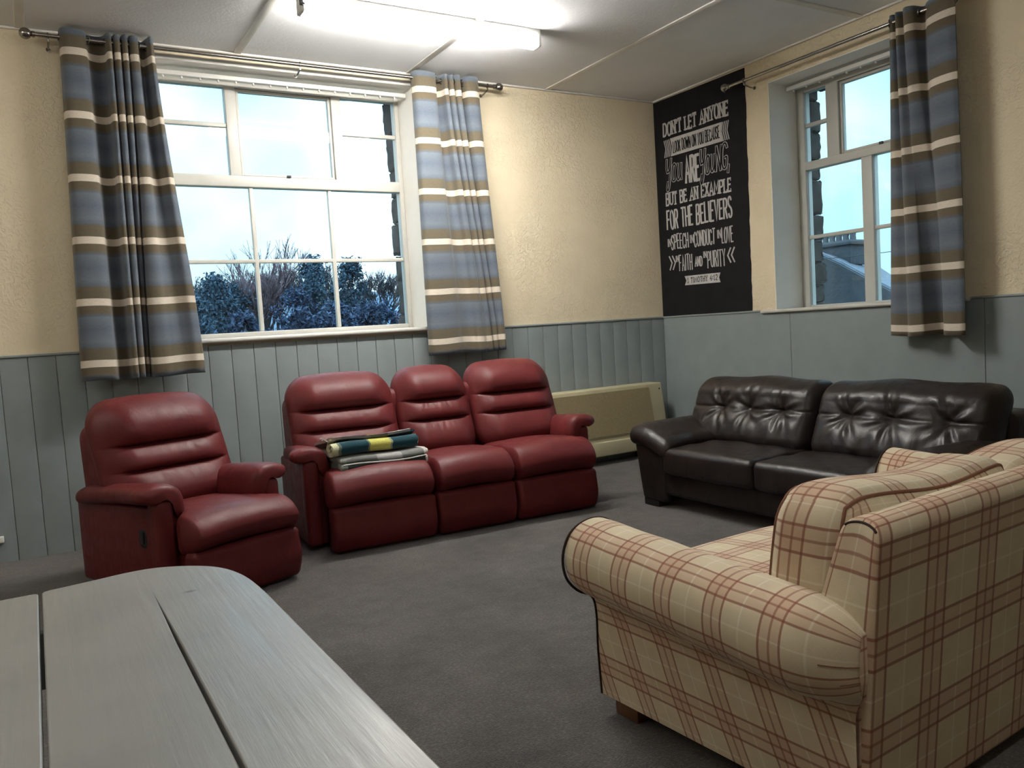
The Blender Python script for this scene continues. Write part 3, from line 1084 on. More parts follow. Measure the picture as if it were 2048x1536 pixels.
def curtain(PP, prof, ztop, zbot, rod_z, rod_d, phase, label, rings, lean=0.0, seed=0):
    """prof: list of (s_top, depth_top, s_bottom, depth_bottom); depth 0 = near the wall, 1 = towards the room"""
    c = PP((prof[0][0] + prof[-1][0]) / 2, 0, -rod_d, -rod_d, ztop, ztop)[0]
    c = (c[0] if PP is P1 else -rod_d, -rod_d if PP is P1 else -(prof[0][0] + prof[-1][0]) / 2, ztop)
    root = thing('curtain', label, 'curtain', c, 0, 'striped eyelet curtains')
    P = catmull([np.array(p) for p in prof], 5, closed=False)
    nz = 60
    rs = np.random.RandomState(seed)
    ph = rs.uniform(0, 6, 6)
    v, f, uv = [], [], []
    arc = [0.0]
    for a, b in zip(P[:-1], P[1:]):
        arc.append(arc[-1] + math.hypot(b[2] - a[2], (b[3] - a[3]) * 0.11))
    n = len(P)
    for k in range(nz + 1):
        t = k / nz
        tb = float(smoothstep(0.0, 1.0, t)) * 0.55 + t * 0.45
        for i, p in enumerate(P):
            s = p[0] * (1 - tb) + p[2] * tb
            d = np.clip(p[1] * (1 - tb) + p[3] * tb, -0.05, 1.08)
            amp = 0.105 + 0.015 * t
            dd = rod_d - 0.052 + d * amp + lean * t + 0.004 * math.sin(9 * arc[i] + 4 * t + ph[0]) * t
            s += 0.004 * math.sin(5 * t + ph[1] + 11 * arc[i]) * t
            z = ztop + (zbot - ztop) * t + 0.004 * math.sin(14 * arc[i] + ph[2]) * t
            if k == 0:
                z += 0.004 * math.sin(20 * arc[i])
            q = PP(s, s, -dd, -dd, z, z)[0]
            v.append(tuple(q[j] - c[j] for j in range(3)))
    for k in range(nz):
        for i in range(n - 1):
            q = (k * n + i, k * n + i + 1, (k + 1) * n + i + 1, (k + 1) * n + i)
            f.append(q)
            uv.append([(arc[w % n], phase + (ztop - zbot) * (w // n) / nz) for w in q])
    fab = build('fabric', MB().add(v, f, uv), M['curtain'], root, smooth=180)
    so = fab.modifiers.new('cloth_thickness', 'SOLIDIFY')
    so.thickness = 0.003
    so.offset = 0
    for s, ang in rings:
        pts = []
        for a in np.linspace(0, 2 * math.pi, 21)[:-1]:
            ds, dd, dz = 0.024 * math.cos(a) * math.sin(ang), 0.024 * math.cos(a) * math.cos(ang), 0.024 * math.sin(a)
            q = PP(s + ds, s + ds, -(rod_d + dd), -(rod_d + dd), rod_z + dz, rod_z + dz)[0]
            pts.append(tuple(q[j] - c[j] for j in range(3)))
        build('eyelet', MB().tube(pts, 0.0045, 6, closed=True), M['steel'], root, label='steel eyelet ring')
    return root

prof = [(-4.742, .30, -4.800, .45), (-4.725, .85, -4.785, .85), (-4.675, 1.0, -4.70, 1.0), (-4.612, .88, -4.615, .85), (-4.588, .25, -4.588, .30),
        (-4.540, 0.0, -4.552, .02), (-4.500, .20, -4.527, .22), (-4.486, .85, -4.512, .80), (-4.465, .92, -4.492, .90), (-4.455, .25, -4.480, .70),
        (-4.445, .85, -4.466, .85), (-4.418, .92, -4.446, .78), (-4.408, .25, -4.436, .18), (-4.398, .85, -4.426, .38), (-4.374, .92, -4.412, .40),
        (-4.364, .25, -4.402, .12), (-4.354, .85, -4.388, .82), (-4.318, .92, -4.325, 1.0), (-4.303, .25, -4.272, .86), (-4.282, .02, -4.222, .76),
        (-4.262, .50, -4.180, .82), (-4.246, 1.0, -4.132, .96), (-4.226, .85, -4.088, .80)]
curtain(P1, prof, 3.166, 1.052, 3.122, 0.12, -0.112, 'blue grey striped eyelet curtain hanging above the burgundy armchair',
        [(-4.735, 0.5), (-4.594, 0.6), (-4.49, 0.4), (-4.455, 0.4), (-4.408, 0.4), (-4.364, 0.4), (-4.31, 0.5), (-4.258, 0.9)], seed=1)

def px1(px, top):
    return -2.416 + (px - 830) * (0.509 / 120) if top else -2.450 + (px - 858) * (0.64 / 147)
raw = [(823, .35, 857, .45), (828, .85, 862, .90), (848, 1.0, 885, 1.0), (864, .85, 908, .88), (869, .2, 922, .62), (874, .0, 936, .55), (880, .3, 946, .66),
       (882, .85, 952, .88), (887, .9, 962, .95), (890, .4, 970, .75), (893, .85, 976, .85), (899, .9, 981, .8), (902, .4, 983, .5), (906, .85, 986, .75),
       (913, .9, 990, .85), (917, .3, 992, .72), (920, .1, 994, .70), (923, .5, 996, .80), (928, .9, 999, .92), (942, 1.0, 1003, .95), (951, .8, 1006, .8)]
prof = [(px1(a, True), b, px1(c, False), d) for a, b, c, d in raw]
curtain(P1, prof, 3.164, 1.050, 3.122, 0.12, -0.112, 'blue grey striped eyelet curtain hanging between the wide window and bare cream wall',
        [(px1(825, True), .5), (px1(867, True), .7), (px1(882, True), .4), (px1(891, True), .4), (px1(903, True), .4), (px1(916, True), .5), (px1(923, True), .8), (px1(950, True), .6)], seed=2)

prof = [(2.425, .30, 2.383, .30), (2.435, .55, 2.392, .55), (2.456, .60, 2.45, .70), (2.478, .30, 2.515, .62), (2.486, .70, 2.530, .72), (2.510, .95, 2.570, 1.0), (2.538, .60, 2.635, .95),
        (2.545, .80, 2.655, .62), (2.575, 1.0, 2.690, .10), (2.612, .80, 2.735, .00), (2.630, .25, 2.755, .35), (2.652, .20, 2.765, .80), (2.690, .60, 2.800, .95), (2.760, .90, 2.840, 1.0),
        (2.840, 1.0, 2.890, .98), (2.885, .90, 2.912, .85)]
curtain(P2, prof, 3.066, 1.012, 3.024, 0.12, -0.105, 'blue grey striped eyelet curtain over the smaller window above the dark leather sofa',
        [(2.428, .5), (2.479, .5), (2.538, .5), (2.625, .5), (2.795, .6), (2.865, .9)], seed=3)

# ================================================================== HEATER
def heater():
    x1, x0 = -0.195, -2.15
    w = x1 - x0
    root = thing('storage_heater', 'long beige storage heater behind the burgundy sofa', 'heater', (x0, 0, 0))
    mb = MB()
    mb.soft((0, -0.215, 0.195), (w, -0.02, 0.655), (0.008, 0.012, 0.012), seg=(1, 1, 1), k=2,
            warp=lambda p: np.column_stack([p[:, 0] - 0.03 * smoothstep(0.3, 0.65, p[:, 2]) * (p[:, 0] > w * 0.5), p[:, 1] + 0.035 * smoothstep(0.25, 0.65, p[:, 2]) * (p[:, 1] < -0.1), p[:, 2]]))
    build('casing', mb, M['heater'], root)
    mb = MB()
    mb.add([(0.16, -0.214, 0.248), (w - 0.155, -0.214, 0.248), (w - 0.185, -0.184, 0.622), (0.16, -0.184, 0.622),
            (0.16, -0.221, 0.248), (w - 0.155, -0.221, 0.248), (w - 0.185, -0.191, 0.622), (0.16, -0.191, 0.622)],
           [(0, 1, 2, 3), (7, 6, 5, 4), (0, 4, 5, 1), (1, 5, 6, 2), (2, 6, 7, 3), (3, 7, 4, 0)])
    build('front_panel', mb, M['grille'], root, smooth=0, label='darker brown inset panel')
    build('plinth', MB().soft((0.0, -0.232, 0.080), (w - 0.0, -0.02, 0.205), (0.006, 0.012, 0.012), seg=(1, 1, 1), k=2), M['heater'], root)
    for q in (0.15, w - 0.25):
        build('foot', MB().box((q, -0.19, 0.0), (q + 0.1, -0.04, 0.082)), M['dark'], root, smooth=0)
    build('screw', MB().lathe([(0.008, 0), (0.006, -0.004)], 10, 'y', (w - 0.06, -0.185, 0.600)), M['dark'], root)
heater()

mb = MB().soft((-0.075, -0.028, -0.02), (0.075, 0, 0.02), 0.005, seg=(1, 1, 1), k=2)
sock = build('socket_strip', mb, M['plastic'], None, (-5.363, -0.0165, 0.145))
tag(sock, 'small white socket strip low on the dado boards', 'socket')
for q in (-0.045, 0.0, 0.045):
    build('socket_hole', MB().box((q - 0.008, -0.0285, -0.008), (q + 0.008, -0.0275, 0.008)), M['dark'], sock, smooth=0)

# ================================================================== BURGUNDY RECLINING SUITE
def red_arm(root, side, xc, D0, D1, ztop, zdrop, taper):
    """side -1: left arm, +1: right arm (mirrored).  xc = centre of the arm"""
    sg = 1 if side < 0 else -1
    o = [(-.075, -.085), (-.118, -.062), (-.110, -.020), (-.045, .004), (.030, .000), (.082, -.035), (.104, -.100), (.100, -.165), (.060, -.175), (.046, -.115), (.010, -.072), (-.035, -.070)]
    base = catmull([(a, b) for a, b in o], 4)
    secs = []
    stations = [(0.0, .55), (0.010, .80), (0.028, .95), (0.06, 1.0)] + [(q, 1.0) for q in np.linspace(0.12, D1 - D0 - 0.05, 8)] + [(D1 - D0 - 0.02, .93), (D1 - D0, .6)]
    cen = np.mean(np.array(base), axis=0)
    for q, sc in stations:
        fall = zdrop * (q / (D1 - D0)) ** 1.3
        sec = []
        for p in base:
            pp = cen + (np.array(p) - cen) * sc
            inner = max(0.0, -(pp[1] + 0.10)) * smoothstep(0.05, 0.3, q)       # the front flap lifts further back
            off = pp[0] * (1 - taper * float(smoothstep(0.03, 0.36, q))) if pp[0] < 0 else pp[0]
            sec.append((xc + sg * off, D0 + q, ztop + pp[1] - fall + inner * 0.3))
        secs.append(sec)
    pad = MB().loft(secs)
    build('arm_pad', pad, M['red'], root, smooth=60)
    a, b = sorted((xc + sg * -0.050, xc + sg * 0.085))
    mb = MB().soft((a, D0 + 0.035, 0.03), (b, D1 + 0.06, ztop - 0.075 - zdrop * .5), 0.02, seg=(3, 8, 8), k=3, bulge=(0.01, 0, 0),
                   warp=lambda p: np.column_stack([p[:, 0], p[:, 1], p[:, 2] - 0.35 * zdrop * (p[:, 1] - D0) * (p[:, 2] > 0.25)]))
    build('arm_panel', mb, M['red'], root)
    a, b = sorted((xc + sg * -0.052, xc + sg * 0.034))
    mb = MB().soft((a, D0 + 0.005, 0.03), (b, D0 + 0.10, ztop - 0.075), (0.025, 0.02, 0.03), seg=(3, 2, 10), k=3, bulge=(0.004, 0.008, 0))
    build('arm_post', mb, M['red'], root)

def red_back(root, xa, xb, z0, ztop, s1, s2, Dseat, Dtop, seed, rl=0.14, rr=0.14):
    w = xb - xa
    rs = np.random.RandomState(seed)
    wr = [(rs.uniform(-.8, .8), rs.choice([s1, s2]) - rs.uniform(0.0, .03), rs.uniform(-.5, .5), rs.uniform(.5, 1.0)) for _ in range(14)]
    def warp(p):
        x, y, z = p[:, 0].copy(), p[:, 1].copy(), p[:, 2].copy()
        xn = (x - (xa + xb) / 2) / (w / 2)
        front = np.clip((0.10 - y) / 0.10, 0, 1)
        win = 1 - smoothstep(0.50, 0.96, np.abs(xn)) * 0.85
        # three pads: head roll, waist roll, lower roll
        def pad(a, b, amp, lowbias):
            t = np.clip((z - a) / (b - a), 0, 1)
            t2 = t ** lowbias
            return amp * np.sin(np.pi * t2) ** 0.55 * ((z >= a) & (z <= b))
        disp = pad(s1, ztop + 0.06, 0.082, 0.80) + pad(s2, s1, 0.050, 0.85) + pad(z0 - 0.08, s2, 0.060, 1.2)
        seamw = 1 - smoothstep(0.74, 0.86, np.abs(xn))
        for sz in (s1, s2):
            disp -= 0.016 * np.exp(-((z - sz) / 0.007) ** 2) * seamw
            disp += 0.0014 * np.sin(x * 95 + sz * 40 + 3 * np.sin(x * 31)) * np.exp(-((z - sz + 0.03) / 0.03) ** 2) * win
        for cx, cz, sl, am in wr:
            dd = (xn - cx) * w / 2 - sl * (z - cz)
            disp -= 0.005 * am * np.exp(-(dd / 0.006) ** 2) * np.exp(-((z - cz + 0.02) / 0.035) ** 2)
        disp -= 0.006 * np.exp(-((np.abs(xn) - 0.86) / 0.03) ** 2) * (z < s1 + 0.05)
        disp -= 0.030 * smoothstep(0.80, 1.0, np.abs(xn))
        y2 = y - front * disp * win
        z2 = z + 0.028 * (1 - xn ** 2) * smoothstep(s1, ztop, z)
        k = np.clip((z - z0) / (ztop - z0), 0, 1)
        y2 += Dseat + (Dtop - Dseat) * (k ** 1.15)
        return np.column_stack([x, y2, z2])
    mb = MB().soft((xa, 0, z0 - 0.06), (xb, 0.20, ztop - 0.028), ((rl + rr) / 2, 0.085, 0.15), seg=(26, 3, 78), k=6, warp=warp)
    return build('back_cushion', mb, M['red'], root, smooth=70)

def red_unit(root, xa, xb, inl, inr, D1, ztop, zs, seed):
    """one seat pad and its foot panel; inl / inr: how far the rear part steps in beside an arm"""
    def step(p):
        x = p[:, 0].copy()
        k = smoothstep(0.175, 0.215, p[:, 1])
        if inl:
            x = np.where(x < xa + inl, x + (xa + inl - x) * k, x)
        if inr:
            x = np.where(x > xb - inr, x + (xb - inr - x) * k, x)
        return x
    def warp(p):
        x = step(p)
        t = np.clip((p[:, 1]) / 0.45, 0, 1)
        xn = np.clip((p[:, 0] - (xa + xb) / 2) / ((xb - xa) / 2), -1, 1)
        z = p[:, 2] + (0.022 * (1 - xn ** 2) - 0.02 * smoothstep(0.2, 0.6, p[:, 1])) * (p[:, 2] > zs)
        z += 0.0028 * np.sin(p[:, 0] * 60 + 30 * p[:, 1] + seed) * np.exp(-((p[:, 1] - 0.28) / 0.12) ** 2) * (p[:, 2] > zs + .1)
        y = p[:, 1] - 0.022 * np.exp(-((p[:, 2] - (zs + 0.095)) / 0.07) ** 2) * (p[:, 1] < 0.2)
        return np.column_stack([x, y, z])
    build('seat_cushion', MB().soft((xa, 0.008, zs + 0.006), (xb, D1, ztop), (0.035, 0.125, 0.105), seg=(16, 12, 4), k=7, warp=warp), M['red'], root, smooth=70)
    def warp2(p):
        y = p[:, 1] - 0.016 * np.exp(-((p[:, 2] - 0.13) / 0.07) ** 2) + 0.018 * (1 - smoothstep(0.0, 0.10, p[:, 2]))
        return np.column_stack([p[:, 0], y, p[:, 2]])
    build('foot_panel', MB().soft((xa + 0.004, 0.016, 0.012), (xb - 0.004, 0.125, zs + 0.036), (0.03, 0.03, 0.03), seg=(10, 2, 10), k=4, bulge=(0, 0.004, 0), warp=warp2), M['red'], root, smooth=70)

def red_recliner(name, label, cat, loc, ang, xs, ztop, s1, s2, arm_z, drop, seat_z, handle=True, arms=(0, 0), inset=0.07, dback=0.0, taper=0.60):
    root = thing(name, label, cat, (loc[0], loc[1], 0), math.radians(ang))
    n = len(xs) - 1
    x0, x1 = xs[0], xs[-1]
    for i in range(n):
        red_unit(root, xs[i] + 0.003, xs[i + 1] - 0.003, inset if i == 0 else 0, inset if i == n - 1 else 0, 0.62 + dback, seat_z, 0.236, i * 1.7)
    for i in range(n):
        a = xs[i] - (0.055 if i == 0 else -0.004)
        b = xs[i + 1] + (0.055 if i == n - 1 else -0.004)
        red_back(root, a, b, seat_z - 0.02, ztop, s1, s2, 0.50 + dback, 0.725 + dback, 7 + i)
    for sd, xc in ((-1, arms[0]), (1, arms[1])):
        red_arm(root, sd, xc, 0.20, 0.82 + dback * 1.9, arm_z, drop, taper)
    mb = MB().soft((x0 - 0.045 + dback * .2, 0.66 + dback, 0.03), (x1 + 0.045 - dback * .2, 0.93 + dback, ztop - 0.14), (0.06, 0.05, 0.08), seg=(6, 3, 8), k=4,
                   warp=lambda p: np.column_stack([p[:, 0], p[:, 1] + 0.03 * smoothstep(0.3, 0.9, p[:, 2]), p[:, 2]]))
    build('back_shell', mb, M['red'], root)
    build('base', MB().soft((x0 + 0.04, 0.10, 0.004), (x1 - 0.04, 0.86 + dback, 0.24), 0.015, seg=(1, 1, 1), k=2), M['red'], root)
    if handle:
        xx = arms[0] - 0.052
        h = build('release_handle', MB().soft((xx - 0.006, 0.31, 0.270), (xx + 0.012, 0.395, 0.375), (0.006, 0.03, 0.04), seg=(1, 4, 4), k=4), M['dark'], root, label='black recessed release handle')
        build('handle_lever', MB().soft((xx - 0.012, 0.335, 0.300), (xx - 0.004, 0.360, 0.362), (0.004, 0.008, 0.01), seg=(1, 2, 2), k=2), M['dark'], h)
    return root

red_recliner('reclining_armchair', 'burgundy leather reclining armchair beneath the left-hand striped curtain', 'armchair', (-3.97, -1.63), 21, [-0.555, 0.048], 0.985, 0.735, 0.605, 0.585, 0.06, 0.43, arms=(-0.560, 0.015), dback=0.085, taper=0.22)
red_recliner('reclining_sofa', 'three-seat burgundy leather sofa under the wide window', 'sofa', (-3.752, -1.375), -3.5, [0.052, 0.695, 1.230, 1.832], 1.005, 0.780, 0.650, 0.605, 0.05, 0.465, handle=False, arms=(0.016, 1.842))

# ================================================================== BLANKETS ON THE SOFA
def strip_outline(path, th):
    P = [np.array(p, float) for p in path]
    L, R = [], []
    for i in range(len(P)):
        t = P[min(i + 1, len(P) - 1)] - P[max(i - 1, 0)]
        t /= max(np.linalg.norm(t), 1e-9)
        nrm = np.array((-t[1], t[0])) * th / 2
        L.append(P[i] + nrm)
        R.append(P[i] - nrm)
    return L + R[::-1]

def blankets():
    a = math.radians(-3.5)
    ox, oy = -3.752, -1.375
    def world(x, y, z):
        return (ox + x * math.cos(a) - y * math.sin(a), oy + x * math.sin(a) + y * math.cos(a), z)
    g1, g2 = (0.17, 0.175, 0.17), (0.36, 0.355, 0.35)
    dk, lil, pale = (0.028, 0.040, 0.040), (0.20, 0.17, 0.205), (0.58, 0.53, 0.51)
    m_low = mat_patch('knit_dark_lilac', [(0.0, (0.20, 0.22, 0.19)), (0.10, dk), (0.44, lil), (0.70, dk), (0.94, pale)])
    m_up = mat_patch('knit_grey_squares', [(0.0, (0.22, 0.235, 0.21)), (0.09, g1), (0.42, g2), (0.69, g1), (0.93, pale)])
    m_roll = mat_patch('knit_teal_yellow', [(0.0, (0.66, 0.66, 0.45)), (0.065, (0.16, 0.20, 0.17)), (0.095, (0.010, 0.058, 0.078)), (0.405, (0.20, 0.23, 0.17)), (0.425, (0.66, 0.64, 0.16)), (0.665, (0.30, 0.34, 0.27)), (0.69, (0.010, 0.058, 0.078))])
    m_top = mat_patch('knit_grey_back', [(0.0, (0.42, 0.33, 0.30)), (0.12, (0.26, 0.25, 0.235)), (0.48, (0.17, 0.165, 0.165)), (0.70, (0.36, 0.35, 0.35))])
    m_edge = simple('knit_edging', (0.52, 0.53, 0.50), 0.95, 0.1, 0, 0.12, 60)
    # lower blanket: two folds
    c = world(0.13, 0.075, 0.462)
    root = thing('folded_blanket', 'grey and lilac knitted blanket lying flat on the burgundy sofa seat', 'blanket', c, a + math.radians(4), 'knitted blankets')
    wob = lambda s: (lambda p: np.column_stack([p[:, 0] + .006 * np.sin(p[:, 1] * 30 + s), p[:, 1] + .010 * np.sin(p[:, 0] * 8 + s), p[:, 2] + .006 * np.sin(p[:, 0] * 11 + s) + .004 * np.sin(p[:, 1] * 17 + s)
                                                        - 0.016 * smoothstep(.06, -.01, p[:, 1])]))
    for nm, z0, z1, mat, s, y0, xe in (('lower_fold', 0.0, 0.044, m_low, 0.3, 0.0, 0.555), ('upper_fold', 0.042, 0.070, m_up, 0.5, 0.016, 0.565)):
        mb = MB().soft((0.015, y0, z0), (xe, 0.33, z1), (0.012, 0.016, 0.0165), seg=(24, 8, 1), k=3, warp=wob(s), uvs=(1 / 0.57, 1))
        build(nm, mb, mat, root, smooth=70)
    P = wob(0.7)(np.array([(x, 0.006, 0.0425) for x in np.linspace(0.03, 0.54, 20)]))
    build('edging', MB().tube([tuple(p) for p in P], 0.0045, 6), m_edge, root)
    # upper blanket: rolled front edge, flat behind
    c = world(0.118, 0.095, 0.528)
    root = thing('rolled_blanket', 'rolled teal and yellow knitted blanket on top of the grey one', 'blanket', c, a + math.radians(7), 'knitted blankets')
    path = []
    r0, r1, cy, cz = 0.015, 0.052, 0.058, 0.060
    for i in range(46):
        t = i / 45
        ang = math.radians(-140 + 500 * t)
        r = r0 + (r1 - r0) * t
        path.append((cy - r * math.sin(ang), cz + r * math.cos(ang)))
    lo = [p for p in path]
    e = lo[-1]
    roll = lo
    L = 0.545
    def sheet(path, th, mat, nm, x0, x1, seed, ph):
        out = strip_outline(path, th)
        xs = np.linspace(x0, x1, 22)
        secs = []
        for x in xs:
            sc = 1 + 0.05 * math.sin(x * 13 + seed) - 0.05 * math.exp(-((x - 0.37 * L) / 0.03) ** 2)
            secs.append([(x + 0.004 * math.sin(i * 0.9), cy + (q[0] - cy) * sc, cz + (q[1] - cz) * sc + 0.005 * math.sin(x * 9 + seed)) for i, q in enumerate(out)])
        us = [(x - x0) / (x1 - x0) for x in xs]
        build(nm, MB().loft(secs, uv=(us, [i * 0.01 for i in range(len(out) + 1)])), mat, root, smooth=70)
    sheet(roll, 0.012, m_roll, 'rolled_edge', 0.0, L, 0.4, 0)
    tail = [(0.055, 0.114), (0.085, 0.112), (0.13, 0.100), (0.20, 0.084), (0.27, 0.073), (0.315, 0.062), (0.325, 0.045), (0.31, 0.028), (0.25, 0.020), (0.17, 0.018), (0.10, 0.016)]
    sheet([tuple(p) for p in catmull(tail, 4, closed=False)], 0.014, m_top, 'flat_fold', 0.012, L - 0.03, 1.3, 0)
    pts = [(-0.015, 0.14, 0.112), (-0.030, 0.135, 0.120), (-0.022, 0.122, 0.124), (-0.008, 0.115, 0.114), (0.006, 0.10, 0.104), (0.02, 0.09, 0.112)]
    build('loose_yarn', MB().tube([tuple(p) for p in catmull(pts, 4, closed=False)], 0.003, 6), m_edge, root)
blankets()

# ================================================================== DARK LEATHER SOFA
def dark_sofa():
    W = 2.12
    root = thing('leather_sofa', 'dark brown leather two-cushion sofa along the right-hand wall', 'sofa', (-1.68, -1.50, 0), math.radians(-90))
    build('base', MB().soft((0.10, 0.05, 0.085), (W - 0.10, 0.90, 0.27), 0.03, seg=(6, 4, 2), k=3, bulge=(0, 0.006, 0)), M['black'], root)
    for x0, x1, y0, y1 in ((0.075, 0.22, 0.045, 0.14), (W - 0.22, W - 0.075, 0.045, 0.14), (0.06, 0.18, 0.80, 0.90), (W - 0.18, W - 0.06, 0.80, 0.90)):
        build('leg', MB().soft((x0, y0, 0.0), (x1, y1, 0.09), 0.008, seg=(1, 1, 1), k=2), M['dark'], root)
    for sd in (0, 1):
        mir = (lambda p: p) if sd == 0 else (lambda p: np.column_stack([W - p[:, 0], p[:, 1], p[:, 2]]))
        wp = lambda p, m=mir: m(np.column_stack([p[:, 0] + 0.05 * (1 - p[:, 2] / 0.46) * (p[:, 0] < 0.15), p[:, 1] + 0.02 * (1 - p[:, 2] / 0.46) * (p[:, 1] < 0.2), p[:, 2]]))
        build('arm', MB().soft((0.02, 0.02, 0.035), (0.30, 0.90, 0.455), 0.03, seg=(4, 8, 6), k=3, bulge=(0.01, 0.01, 0), warp=wp), M['black'], root)
        def wa(p, m=mir):
            z = p[:, 2] - 0.075 * smoothstep(0.10, 0.37, p[:, 0]) + 0.010 * np.sin(p[:, 1] * 9) * smoothstep(0.1, 0.3, p[:, 0]) - 0.02 * smoothstep(0.10, -0.03, p[:, 1])
            z -= 0.02 * smoothstep(0.5, 0.85, p[:, 1])
            return m(np.column_stack([p[:, 0], p[:, 1], z]))
        build('arm_pad', MB().soft((-0.005, -0.015, 0.415), (0.375, 0.88, 0.535), (0.06, 0.05, 0.055), seg=(8, 12, 3), k=5, bulge=(0, 0, 0.012), warp=wa), M['black'], root, smooth=70)
    split = W / 2
    for a, b, s in ((0.315, split - 0.003, 0.0), (split + 0.003, W - 0.315, 2.0)):
        def ws(p, s=s, a=a, b=b):
            z = p[:, 2] + 0.004 * np.sin(p[:, 0] * 23 + 31 * p[:, 1] + s) * (p[:, 2] > 0.33) * np.exp(-((p[:, 1] - 0.3) / 0.2) ** 2)
            for k in range(6):
                yy = 0.16 + 0.05 * k
                z = z - 0.004 * np.exp(-((p[:, 1] - yy - 0.25 * (p[:, 0] - (a + b) / 2) ** 2 + .01 * np.sin(9 * p[:, 0] + k)) / 0.008) ** 2) * (p[:, 2] > 0.33) * np.exp(-((p[:, 0] - b + 0.25) / 0.3) ** 2)
            return np.column_stack([p[:, 0], p[:, 1], z])
        build('seat_cushion', MB().soft((a, 0.0, 0.235), (b, 0.66, 0.400), (0.03, 0.035, 0.035), seg=(20, 26, 4), k=4, bulge=(0, 0.008, 0.022), warp=ws), M['black'], root, smooth=70)
    build('back_frame', MB().soft((0.10, 0.70, 0.10), (W - 0.02, 0.94, 0.66), 0.05, seg=(6, 3, 6), k=4), M['black'], root)
    rs = np.random.RandomState(5)
    for i, (a, b) in enumerate(((0.045, split), (split, W - 0.035))):
        tx = [a + (b - a) * q for q in ((0.30, 0.53, 0.78) if i == 0 else (0.24, 0.50, 0.80))]
        zt = 0.615
        ph = rs.uniform(0, 6, (3, 4))
        def wb(p, a=a, b=b, tx=tx, ph=ph, i=i):
            x, y, z = p[:, 0].copy(), p[:, 1].copy(), p[:, 2].copy()
            xn = (x - (a + b) / 2) / ((b - a) / 2)
            front = np.clip((0.12 - y) / 0.12, 0, 1)
            disp = 0.055 * (1 - np.abs(xn) ** 3) * np.sin(np.pi * np.clip((z - 0.33) / 0.36, 0, 1)) + 0.035 * (1 - np.abs(xn) ** 4) * np.exp(-((z - 0.72) / 0.07) ** 2)
            disp -= 0.010 * np.exp(-((z - zt) / 0.010) ** 2) * (np.abs(xn) < 0.97)
            for k, t in enumerate(tx):
                dx, dz = x - t, z - zt
                d = np.hypot(dx, dz)
                th = np.arctan2(dz, dx)
                disp -= 0.050 * np.exp(-(d / 0.045) ** 1.2)
                disp += 0.0075 * np.cos(7 * th + ph[k][0]) * np.exp(-((d - 0.06) / 0.055) ** 2)
                disp += 0.0030 * np.cos(11 * th + ph[k][1]) * np.exp(-((d - 0.10) / 0.06) ** 2)
            # slack folds in the lower half
            low = smoothstep(0.60, 0.50, z) * smoothstep(0.36, 0.42, z)
            disp += low * (0.0055 * np.sin(26 * (x + 0.35 * (z - .5)) + 2 * np.sin(7 * x + i)) + 0.0022 * np.sin(61 * (x - 0.4 * z) + 3 * i))
            y2 = y - front * disp
            k = np.clip((z - 0.33) / 0.47, 0, 1)
            y2 = y2 + 0.40 + 0.20 * k
            z2 = z + 0.022 * (1 - xn ** 2) * smoothstep(0.6, 0.8, z) + 0.006 * np.sin(x * 13 + i) * smoothstep(0.7, 0.8, z)
            return np.column_stack([x, y2, z2])
        cu = build('back_cushion', MB().soft((a, 0, 0.37), (b, 0.24, 0.785), (0.07, 0.11, 0.09), seg=(64, 3, 34), k=6, warp=wb), M['black'], root, smooth=80)
        P = wb(np.array([(t, 0.0, zt) for t in tx]))
        for q in P:
            build('button', MB().soft((q[0] - 0.011, q[1] - 0.002, q[2] - 0.011), (q[0] + 0.011, q[1] + 0.010, q[2] + 0.011), (0.0109, 0.006, 0.0109), seg=(1, 1, 1), k=3), M['black'], cu)
    return root
dark_sofa()

